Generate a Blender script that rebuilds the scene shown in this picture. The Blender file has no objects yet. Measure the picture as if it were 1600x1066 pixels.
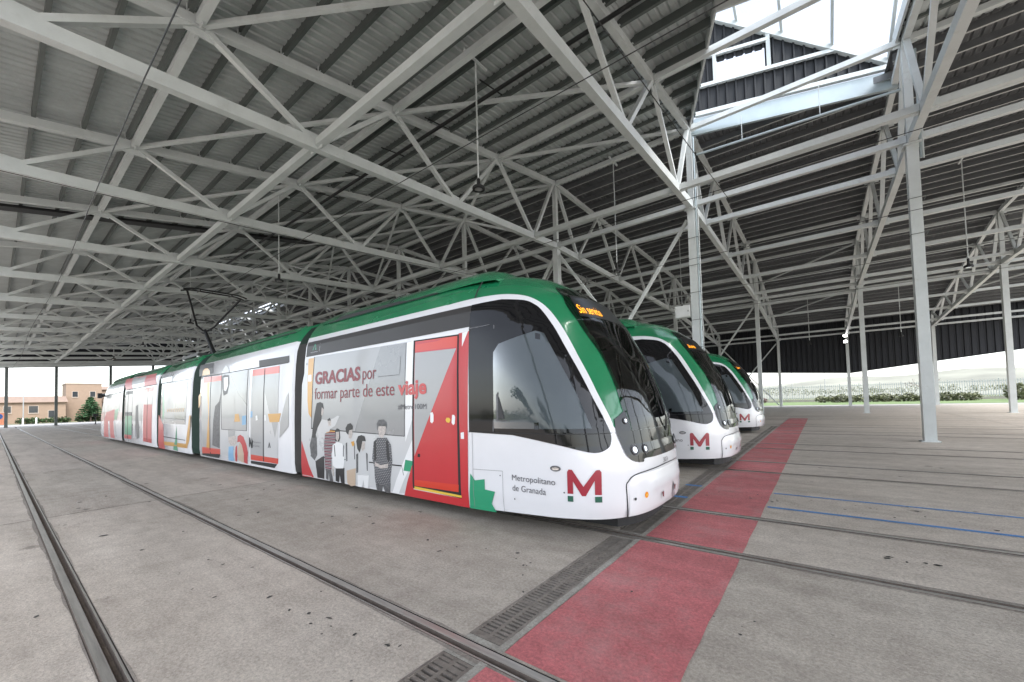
import bpy, bmesh, math, random
from mathutils import Vector, Matrix, geometry
import numpy as np
R = math.radians
random.seed(7)
sc = bpy.context.scene
COL = sc.collection

# ------------------------------------------------------------------ camera
cam = bpy.data.cameras.new('camera'); camo = bpy.data.objects.new('camera', cam); COL.objects.link(camo)
F_, CX, CY, YAW, PIT, ROL = 624.25, 807.57, 604.85, 0.649676, 0.0344404, -0.0283004
fw = Vector((-math.sin(YAW)*math.cos(PIT), math.cos(YAW)*math.cos(PIT), math.sin(PIT)))
rt = Vector((math.cos(YAW), math.sin(YAW), 0)); up = rt.cross(fw)
r2 = rt*math.cos(ROL)+up*math.sin(ROL); u2 = -rt*math.sin(ROL)+up*math.cos(ROL)
m = Matrix.Identity(4)
for i in range(3):
    m[i][0] = r2[i]; m[i][1] = u2[i]; m[i][2] = -fw[i]
m[2][3] = 1.578
camo.matrix_world = m
cam.sensor_width = 36; cam.lens = F_/1600*36
cam.shift_x = (800-CX)/1600; cam.shift_y = (CY-533)/1600
cam.clip_start = 0.05; cam.clip_end = 9000
sc.camera = camo

# ------------------------------------------------------------------ sky, sun, exposure
SUN_EL, SUN_AZ = 48, 100          # azimuth from +Y towards +X
w = bpy.data.worlds.new('World'); sc.world = w; w.use_nodes = True
nt = w.node_tree; bg = nt.nodes['Background']
sky = nt.nodes.new('ShaderNodeTexSky'); sky.sky_type = 'NISHITA'; sky.sun_disc = False
sky.sun_elevation = R(SUN_EL); sky.sun_rotation = R(SUN_AZ); sky.dust_density = 1.2; sky.air_density = 1.0
hs = nt.nodes.new('ShaderNodeHueSaturation'); hs.inputs['Saturation'].default_value = 0.4   # overcast: nearly white
nt.links.new(sky.outputs[0], hs.inputs['Color']); nt.links.new(hs.outputs[0], bg.inputs[0])
bg.inputs[1].default_value = 0.15
sl = bpy.data.lights.new('sun', 'SUN'); sl.energy = 1.2; sl.angle = R(25); sl.color = (1, .97, .92)
so = bpy.data.objects.new('sun', sl); COL.objects.link(so)
sd = Vector((math.sin(R(SUN_AZ))*math.cos(R(SUN_EL)), math.cos(R(SUN_AZ))*math.cos(R(SUN_EL)), math.sin(R(SUN_EL))))
so.rotation_euler = (-sd).to_track_quat('-Z', 'Y').to_euler(); so.location = (0, 0, 60)
vs = sc.view_settings; vs.view_transform = 'Standard'; vs.look = 'None'; vs.gamma = 1; vs.exposure = 1.85
sc.cycles.use_denoising = True; sc.cycles.max_bounces = 10; sc.cycles.diffuse_bounces = 6
sc.cycles.glossy_bounces = 4; sc.cycles.transmission_bounces = 6; sc.cycles.transparent_max_bounces = 12

# ------------------------------------------------------------------ materials
def nodes(name):
    mt = bpy.data.materials.new(name); mt.use_nodes = True
    return mt, mt.node_tree.nodes, mt.node_tree.links, mt.node_tree.nodes['Principled BSDF']
def mat(name, col, rough=.5, metal=0, var=0.0, scale=3.0, bump=0.0, bscale=60, ior=None, coat=0, emit=None, estr=0, stretch=(1, 1, 1)):
    mt, N, L, b = nodes(name)
    b.inputs['Roughness'].default_value = rough; b.inputs['Metallic'].default_value = metal
    b.inputs['Base Color'].default_value = (*col, 1)
    if ior: b.inputs['IOR'].default_value = ior
    if coat: b.inputs['Coat Weight'].default_value = coat; b.inputs['Coat Roughness'].default_value = .06
    if emit: b.inputs['Emission Color'].default_value = (*emit, 1); b.inputs['Emission Strength'].default_value = estr
    tc = N.new('ShaderNodeTexCoord')
    if var:
        mp = N.new('ShaderNodeMapping'); mp.inputs['Scale'].default_value = stretch; L.new(tc.outputs['Object'], mp.inputs[0])
        n = N.new('ShaderNodeTexNoise'); n.inputs['Scale'].default_value = scale; n.inputs['Detail'].default_value = 6; n.inputs['Roughness'].default_value = .65
        L.new(mp.outputs[0], n.inputs['Vector'])
        cr = N.new('ShaderNodeValToRGB'); cr.color_ramp.elements[0].position = .3; cr.color_ramp.elements[1].position = .7
        cr.color_ramp.elements[0].color = (*[c*(1-var) for c in col], 1); cr.color_ramp.elements[1].color = (*[min(1, c*(1+var)) for c in col], 1)
        L.new(n.outputs[0], cr.inputs[0]); L.new(cr.outputs[0], b.inputs['Base Color'])
        mr = N.new('ShaderNodeMapRange'); mr.inputs['To Min'].default_value = max(0, rough-.08); mr.inputs['To Max'].default_value = min(1, rough+.1)
        L.new(n.outputs[0], mr.inputs[0]); L.new(mr.outputs[0], b.inputs['Roughness'])
    if bump:
        n2 = N.new('ShaderNodeTexNoise'); n2.inputs['Scale'].default_value = bscale; n2.inputs['Detail'].default_value = 4
        L.new(tc.outputs['Object'], n2.inputs['Vector'])
        bp = N.new('ShaderNodeBump'); bp.inputs['Strength'].default_value = bump; bp.inputs['Distance'].default_value = .02
        L.new(n2.outputs[0], bp.inputs['Height']); L.new(bp.outputs[0], b.inputs['Normal'])
    return mt

def concrete_mat(name, a, bcol, speck=1.0, stain=1.0):
    mt, N, L, b = nodes(name)
    tc = N.new('ShaderNodeTexCoord')
    def noise(s, d=6, r=.6, vec=None):
        n = N.new('ShaderNodeTexNoise'); n.inputs['Scale'].default_value = s; n.inputs['Detail'].default_value = d; n.inputs['Roughness'].default_value = r
        L.new(vec or tc.outputs['Object'], n.inputs['Vector']); return n
    def ramp(src, p0, p1, c0, c1):
        r = N.new('ShaderNodeValToRGB'); e = r.color_ramp.elements; e[0].position = p0; e[1].position = p1; e[0].color = (*c0, 1); e[1].color = (*c1, 1)
        L.new(src, r.inputs[0]); return r
    def mul(c1, c2, f=1.0):
        x = N.new('ShaderNodeMixRGB'); x.blend_type = 'MULTIPLY'; x.inputs[0].default_value = f
        L.new(c1, x.inputs[1]); L.new(c2, x.inputs[2]); return x.outputs[0]
    big = ramp(noise(.35, 8, .62).outputs[0], .32, .68, a, bcol).outputs[0]
    mp = N.new('ShaderNodeMapping'); mp.inputs['Scale'].default_value = (.25, 1.6, 1); L.new(tc.outputs['Object'], mp.inputs[0])
    streak = ramp(noise(1.3, 6, .7, mp.outputs[0]).outputs[0], .36, .6, (.80, .79, .78), (1.05, 1.05, 1.05)).outputs[0]
    mid = ramp(noise(4.5, 8, .7).outputs[0], .34, .62, (.82, .80, .79), (1.08, 1.08, 1.07)).outputs[0]
    fine = ramp(noise(42, 6, .85).outputs[0], .36, .62, (1-.34*speck,)*3, (1+.2*speck,)*3).outputs[0]
    col = mul(mul(mul(big, streak, .8), mid, .8), fine)
    # oil stains and specks
    v = N.new('ShaderNodeTexVoronoi'); v.inputs['Scale'].default_value = .8; v.inputs['Randomness'].default_value = 1
    dist = N.new('ShaderNodeMath'); dist.operation = 'ADD'
    wob = N.new('ShaderNodeMath'); wob.operation = 'MULTIPLY'; wob.inputs[1].default_value = .22
    L.new(noise(9, 4, .7).outputs[0], wob.inputs[0])
    L.new(tc.outputs['Object'], v.inputs['Vector']); L.new(v.outputs['Distance'], dist.inputs[0]); L.new(wob.outputs[0], dist.inputs[1])
    st = ramp(dist.outputs[0], .135, .2, (.45, .44, .43), (1, 1, 1)).outputs[0]
    col = mul(col, st, .75*stain)
    v2 = N.new('ShaderNodeTexVoronoi'); v2.inputs['Scale'].default_value = 7; L.new(tc.outputs['Object'], v2.inputs['Vector'])
    sp = ramp(v2.outputs['Distance'], .035, .06, (.6, .59, .58), (1, 1, 1)).outputs[0]
    col = mul(col, sp, .6*stain)
    L.new(col, b.inputs['Base Color'])
    rr = N.new('ShaderNodeMapRange'); rr.inputs['To Min'].default_value = .62; rr.inputs['To Max'].default_value = .95
    L.new(noise(2.5, 5).outputs[0], rr.inputs[0]); L.new(rr.outputs[0], b.inputs['Roughness'])
    bp = N.new('ShaderNodeBump'); bp.inputs['Strength'].default_value = .5; bp.inputs['Distance'].default_value = .015
    L.new(noise(55, 5, .7).outputs[0], bp.inputs['Height']); L.new(bp.outputs[0], b.inputs['Normal'])
    return mt

M = {}
M['floor'] = concrete_mat('concrete_floor', (.455, .40, .343), (.55, .49, .43))
M['red'] = concrete_mat('red_floor_paint', (.51, .14, .15), (.60, .20, .205), 1.0, .7)
def wear(mt, col, sc_, p0, p1, amt):
    N, L = mt.node_tree.nodes, mt.node_tree.links; b = N['Principled BSDF']; src = b.inputs['Base Color'].links[0].from_socket
    tc = N.new('ShaderNodeTexCoord'); n = N.new('ShaderNodeTexNoise'); n.inputs['Scale'].default_value = sc_; n.inputs['Detail'].default_value = 10; n.inputs['Roughness'].default_value = .75
    L.new(tc.outputs['Object'], n.inputs['Vector']); r = N.new('ShaderNodeValToRGB'); e = r.color_ramp.elements
    e[0].position = p0; e[1].position = p1; e[0].color = (0, 0, 0, 1); e[1].color = (amt, amt, amt, 1); L.new(n.outputs[0], r.inputs[0])
    x = N.new('ShaderNodeMixRGB'); L.new(r.outputs[0], x.inputs[0]); L.new(src, x.inputs[1]); x.inputs[2].default_value = (*col, 1); L.new(x.outputs[0], b.inputs['Base Color'])
M['floor_b'] = concrete_mat('concrete_floor_grey', (.42, .37, .315), (.50, .45, .39))
M['floor_c'] = concrete_mat('concrete_floor_pale', (.47, .41, .35), (.56, .50, .435))
wear(M['red'], (.40, .28, .26), 1.1, .50, .72, .6); wear(M['red'], (.16, .08, .08), 2.3, .56, .75, .55)
M['blue'] = concrete_mat('blue_line_paint', (.06, .20, .50), (.12, .30, .62), .8, .6)
M['curb'] = concrete_mat('concrete_kerb', (.34, .32, .28), (.42, .40, .36))
M['grime'] = concrete_mat('rail_edge_grime', (.20, .175, .15), (.34, .30, .265), 1, .5)
M['stain'] = mat('black_floor_stain', (.05, .047, .044), .7)
M['pit'] = mat('pit_dark', (.03, .028, .026), .9)
M['steel'] = mat('rail_head_steel', (.50, .47, .43), .38, .7, .25, 9, stretch=(.2, 3, 1))
M['rust'] = mat('rail_groove_rust', (.15, .12, .10), .8, .2, .3, 14)
M['grate'] = mat('cast_iron', (.27, .24, .21), .6, .5, .3, 12, .2)
M['white_steel'] = mat('white_painted_steel', (.60, .63, .63), .42, 0, .09, 1.4)
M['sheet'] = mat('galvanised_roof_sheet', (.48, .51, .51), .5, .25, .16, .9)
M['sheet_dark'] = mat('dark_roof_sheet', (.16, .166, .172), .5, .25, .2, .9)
M['purlin_lit'] = mat('lit_purlin_flange', (.46, .47, .46), .42, .3, .12, 2)  # light on the purlin undersides, put into the flange colour
M['purlin_shaded'] = mat('shaded_purlin_web', (.15, .155, .16), .5, .3, .12, 2)  # same purlins, shade on their sides painted into the web colour
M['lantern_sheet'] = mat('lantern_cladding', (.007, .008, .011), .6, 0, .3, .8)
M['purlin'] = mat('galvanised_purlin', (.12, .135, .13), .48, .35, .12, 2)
M['dark_sheet'] = mat('dark_cladding', (.013, .0145, .02), .5, .2, .25, .8, stretch=(2, 1, .2))
M['flash'] = mat('zinc_flashing', (.40, .46, .48), .35, .4, .08, 1)
M['black'] = mat('black_rubber', (.015, .015, .016), .65)
M['cable'] = mat('black_cable', (.012, .012, .013), .5)
M['white'] = mat('white_tram_paint', (.74, .74, .76), .2, 0, .025, 1.5, coat=.6)
M['green'] = mat('green_tram_paint', (.012, .185, .075), .24, 0, .08, 1.2, coat=.7)
M['dgreen'] = mat('dark_green_bellow', (.006, .028, .018), .6)
M['bellow'] = mat('grey_bellow', (.06, .057, .055), .6, 0, .2, 5)
M['glass'] = mat('tinted_window_glass', (.006, .007, .009), .03, 0, ior=1.7)
M['screen'] = mat('windscreen_glass', (.012, .014, .017), .025, 0, ior=1.5)
M['gloss'] = mat('gloss_black_panel', (.008, .008, .009), .05, 0, ior=1.45)
M['chrome'] = mat('lamp_chrome', (.75, .75, .76), .08, 1)
M['lamp_lens'] = mat('lamp_lens', (.5, .52, .54), .05, .6, coat=1)
M['amber'] = mat('amber_lens', (.9, .32, .02), .15, coat=1)
M['band'] = mat('dark_brown_band', (.032, .028, .026), .4, 0, .05, 1)
M['vgrey'] = mat('print_grey', (.36, .365, .37), .3, 0, .05, .8, coat=.5)
M['vgrey2'] = mat('print_mid_grey', (.26, .265, .27), .25, 0, .05, .8, coat=.6)
M['vlight'] = mat('print_light_grey', (.56, .565, .57), .28, 0, .03, 1, coat=.5)
M['vwhite'] = mat('print_white', (.80, .80, .80), .28, coat=.4)
M['vred'] = mat('print_red', (.50, .025, .032), .3, 0, .06, 1, coat=.4)
M['vred2'] = mat('print_orange_red', (.62, .045, .022), .3, coat=.4)
M['vdred'] = mat('print_dark_red', (.22, .018, .03), .35)
M['vpink'] = mat('print_pale_red', (.52, .12, .12), .35)
M['vorange'] = mat('print_orange', (.62, .31, .045), .3, coat=.4)
M['vgreen'] = mat('print_green', (.02, .30, .15), .3, coat=.4)
M['vblack'] = mat('print_black', (.025, .025, .028), .4)
M['vchar'] = mat('print_charcoal', (.10, .10, .105), .4, 0, .55, 16)
M['vskin'] = mat('print_pale_skin', (.48, .43, .40), .4, 0, .3, 26)
M['vbeige'] = mat('print_beige', (.52, .40, .30), .4)
M['vblue'] = mat('print_blue', (.22, .42, .62), .4)
M['text_grey'] = mat('lettering_grey', (.10, .10, .11), .4)
M['mred'] = mat('emblem_red', (.32, .018, .035), .3, coat=.4)
M['mgreen'] = mat('emblem_green', (.02, .11, .07), .3, coat=.4)
M['yellow'] = mat('yellow_sill', (.75, .50, .06), .5)
M['led'] = mat('led_amber_text', (1, .4, .02), .5, emit=(1, .34, .01), estr=.9)
M['ledbox'] = mat('display_black', (.008, .008, .008), .3)
M['lit'] = mat('lit_lamp', (1, 1, 1), .5, emit=(1, 1, 1), estr=12)
M['box'] = mat('enclosure_grey', (.66, .67, .66), .4, 0, .05, 3)
wear(M['white_steel'], (.33, .31, .27), 3.2, .56, .74, .35); wear(M['white'], (.50, .48, .45), 1.3, .54, .8, .14)
def clear_glass(name, tint, ior):
    mt, N, L, b = nodes(name); N.remove(b)
    t = N.new('ShaderNodeBsdfTransparent'); t.inputs[0].default_value = (*tint, 1)
    g = N.new('ShaderNodeBsdfGlossy'); g.inputs['Roughness'].default_value = .01
    f = N.new('ShaderNodeFresnel'); f.inputs['IOR'].default_value = ior
    mx = N.new('ShaderNodeMixShader'); L.new(f.outputs[0], mx.inputs[0]); L.new(t.outputs[0], mx.inputs[1]); L.new(g.outputs[0], mx.inputs[2]); L.new(mx.outputs[0], N['Material Output'].inputs[0])
    return mt
M['cabglass'] = clear_glass('cab_glass', (.30, .33, .34), 1.5)
M['screenglass'] = clear_glass('windscreen_glass_clear', (.34, .38, .38), 1.6)
M['lamp_dark'] = mat('lamp_reflector_dark', (.10, .10, .105), .15, .6)
def print_check():
    mt, N, L, b = nodes('print_checked_shirt')
    tc = N.new('ShaderNodeTexCoord'); ck = N.new('ShaderNodeTexBrick'); mp = N.new('ShaderNodeMapping')
    mp.inputs['Rotation'].default_value = (R(90), 0, 0); L.new(tc.outputs['Object'], mp.inputs[0]); L.new(mp.outputs[0], ck.inputs['Vector'])
    ck.inputs['Scale'].default_value = 9; ck.inputs['Color1'].default_value = (.7, .7, .7, 1); ck.inputs['Color2'].default_value = (.5, .5, .5, 1)
    ck.inputs['Mortar'].default_value = (.08, .08, .09, 1); ck.inputs['Mortar Size'].default_value = .11
    L.new(ck.outputs['Color'], b.inputs['Base Color']); b.inputs['Roughness'].default_value = .4
    return mt
M['vcheck'] = print_check()
def print_stripe():
    mt, N, L, b = nodes('print_striped_shirt')
    tc = N.new('ShaderNodeTexCoord'); wv = N.new('ShaderNodeTexWave'); wv.wave_type = 'BANDS'; wv.bands_direction = 'Z'
    wv.inputs['Scale'].default_value = 5.2; wv.inputs['Distortion'].default_value = .3; L.new(tc.outputs['Object'], wv.inputs['Vector'])
    r = N.new('ShaderNodeValToRGB'); r.color_ramp.interpolation = 'CONSTANT'; e = r.color_ramp.elements
    e[0].color = (.16, .03, .05, 1); e[1].position = .45; e[1].color = (.55, .5, .5, 1); e.new(.75).color = (.09, .09, .10, 1)
    L.new(wv.outputs[0], r.inputs[0]); L.new(r.outputs[0], b.inputs['Base Color']); b.inputs['Roughness'].default_value = .4
    return mt
M['vstripe'] = print_stripe()

# ------------------------------------------------------------------ helpers
class MB:
    def __init__(s): s.v = []; s.f = []; s.m = []; s.mats = []
    def mi(s, m):
        if m not in s.mats: s.mats.append(m)
        return s.mats.index(m)
    def face(s, pts, m):
        n = len(s.v); s.v += [tuple(p) for p in pts]; s.f.append(tuple(range(n, n+len(pts)))); s.m.append(s.mi(m))
    def box(s, x0, x1, y0, y1, z0, z1, m):
        n = len(s.v); s.v += [(x, y, z) for z in (z0, z1) for x, y in ((x0, y0), (x1, y0), (x1, y1), (x0, y1))]
        for q in ((0, 3, 2, 1), (4, 5, 6, 7), (0, 1, 5, 4), (1, 2, 6, 5), (2, 3, 7, 6), (3, 0, 4, 7)):
            s.f.append(tuple(n+i for i in q)); s.m.append(s.mi(m))
    def beam(s, p, q, w, h, m, upv=(0, 0, 1)):
        p, q = Vector(p), Vector(q); d = (q-p).normalized(); u = Vector(upv)
        if abs(d.dot(u)) > .98: u = Vector((1, 0, 0))
        a = d.cross(u).normalized(); b = a.cross(d)
        n = len(s.v)
        for c in (p, q):
            for i, j in ((-1, -1), (1, -1), (1, 1), (-1, 1)): s.v.append(tuple(c+a*(i*w/2)+b*(j*h/2)))
        for t in ((0, 1, 2, 3), (7, 6, 5, 4), (0, 4, 5, 1), (1, 5, 6, 2), (2, 6, 7, 3), (3, 7, 4, 0)):
            s.f.append(tuple(n+i for i in t)); s.m.append(s.mi(m))
    def tube(s, pts, r, m, k=8, cap=True):
        pts = [Vector(p) for p in pts]; rings = []
        rs = r if isinstance(r, (list, tuple)) else [r]*len(pts)
        for i, p in enumerate(pts):
            d = (pts[min(i+1, len(pts)-1)]-pts[max(i-1, 0)]).normalized()
            u = Vector((0, 0, 1)) if abs(d.z) < .9 else Vector((1, 0, 0))
            a = d.cross(u).normalized(); b = a.cross(d); n = len(s.v)
            for j in range(k):
                t = 2*math.pi*j/k; s.v.append(tuple(p+(a*math.cos(t)+b*math.sin(t))*rs[i]))
            rings.append(n)
        for i in range(len(pts)-1):
            for j in range(k):
                s.f.append((rings[i]+j, rings[i]+(j+1) % k, rings[i+1]+(j+1) % k, rings[i+1]+j)); s.m.append(s.mi(m))
        if cap:
            s.f.append(tuple(rings[0]+j for j in range(k))[::-1]); s.m.append(s.mi(m))
            s.f.append(tuple(rings[-1]+j for j in range(k))); s.m.append(s.mi(m))
    def lathe(s, c, prof, m, k=20):
        rings = []
        for r, z in prof:
            n = len(s.v); rings.append(n)
            for j in range(k):
                t = 2*math.pi*j/k; s.v.append((c[0]+r*math.cos(t), c[1]+r*math.sin(t), c[2]+z))
        for i in range(len(prof)-1):
            for j in range(k):
                s.f.append((rings[i]+j, rings[i]+(j+1) % k, rings[i+1]+(j+1) % k, rings[i+1]+j)); s.m.append(s.mi(m))
    def prism(s, poly, axis, a0, a1, m):          # poly in the two other axes, extruded along axis
        def P(u, v, a): return (a, u, v) if axis == 'x' else ((u, a, v) if axis == 'y' else (u, v, a))
        n = len(s.v); k = len(poly)
        s.v += [P(u, v, a0) for u, v in poly]+[P(u, v, a1) for u, v in poly]
        s.f.append(tuple(range(n, n+k))); s.m.append(s.mi(m)); s.f.append(tuple(range(n+2*k-1, n+k-1, -1))); s.m.append(s.mi(m))
        for i in range(k):
            j = (i+1) % k; s.f.append((n+i, n+k+i, n+k+j, n+j)); s.m.append(s.mi(m))
    def mesh(s, name, smooth=False, fixn=False):
        me = bpy.data.meshes.new(name); me.from_pydata(s.v, [], s.f)
        for mm in s.mats: me.materials.append(M[mm] if isinstance(mm, str) else mm)
        me.polygons.foreach_set('material_index', s.m)
        if smooth: me.polygons.foreach_set('use_smooth', [True]*len(me.polygons))
        if fixn:
            b = bmesh.new(); b.from_mesh(me); bmesh.ops.recalc_face_normals(b, faces=b.faces); b.to_mesh(me); b.free()
        me.update(); return me
    def build(s, name, parent=None, loc=(0, 0, 0), smooth=False, fixn=True, angle=None):
        me = s.mesh(name, smooth, fixn)
        if smooth and angle: me.set_sharp_from_angle(angle=R(angle))
        return obj(name, me, parent, loc)
def obj(name, me, parent=None, loc=(0, 0, 0)):
    o = bpy.data.objects.new(name, me); COL.objects.link(o); o.parent = parent; o.location = loc; return o
def empty(name, loc=(0, 0, 0), rz=0):
    o = bpy.data.objects.new(name, None); COL.objects.link(o); o.location = loc; o.rotation_euler = (0, 0, rz); o.empty_display_size = .2; return o
def tag(o, label=None, cat=None, group=None, kind=None):
    if label: o['label'] = label
    if cat: o['category'] = cat
    if group: o['group'] = group
    if kind: o['kind'] = kind
    return o
def copy_tree(o, parent=None):
    c = o.copy(); COL.objects.link(c); c.parent = parent
    for ch in list(o.children): copy_tree(ch, c)
    return c
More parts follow.
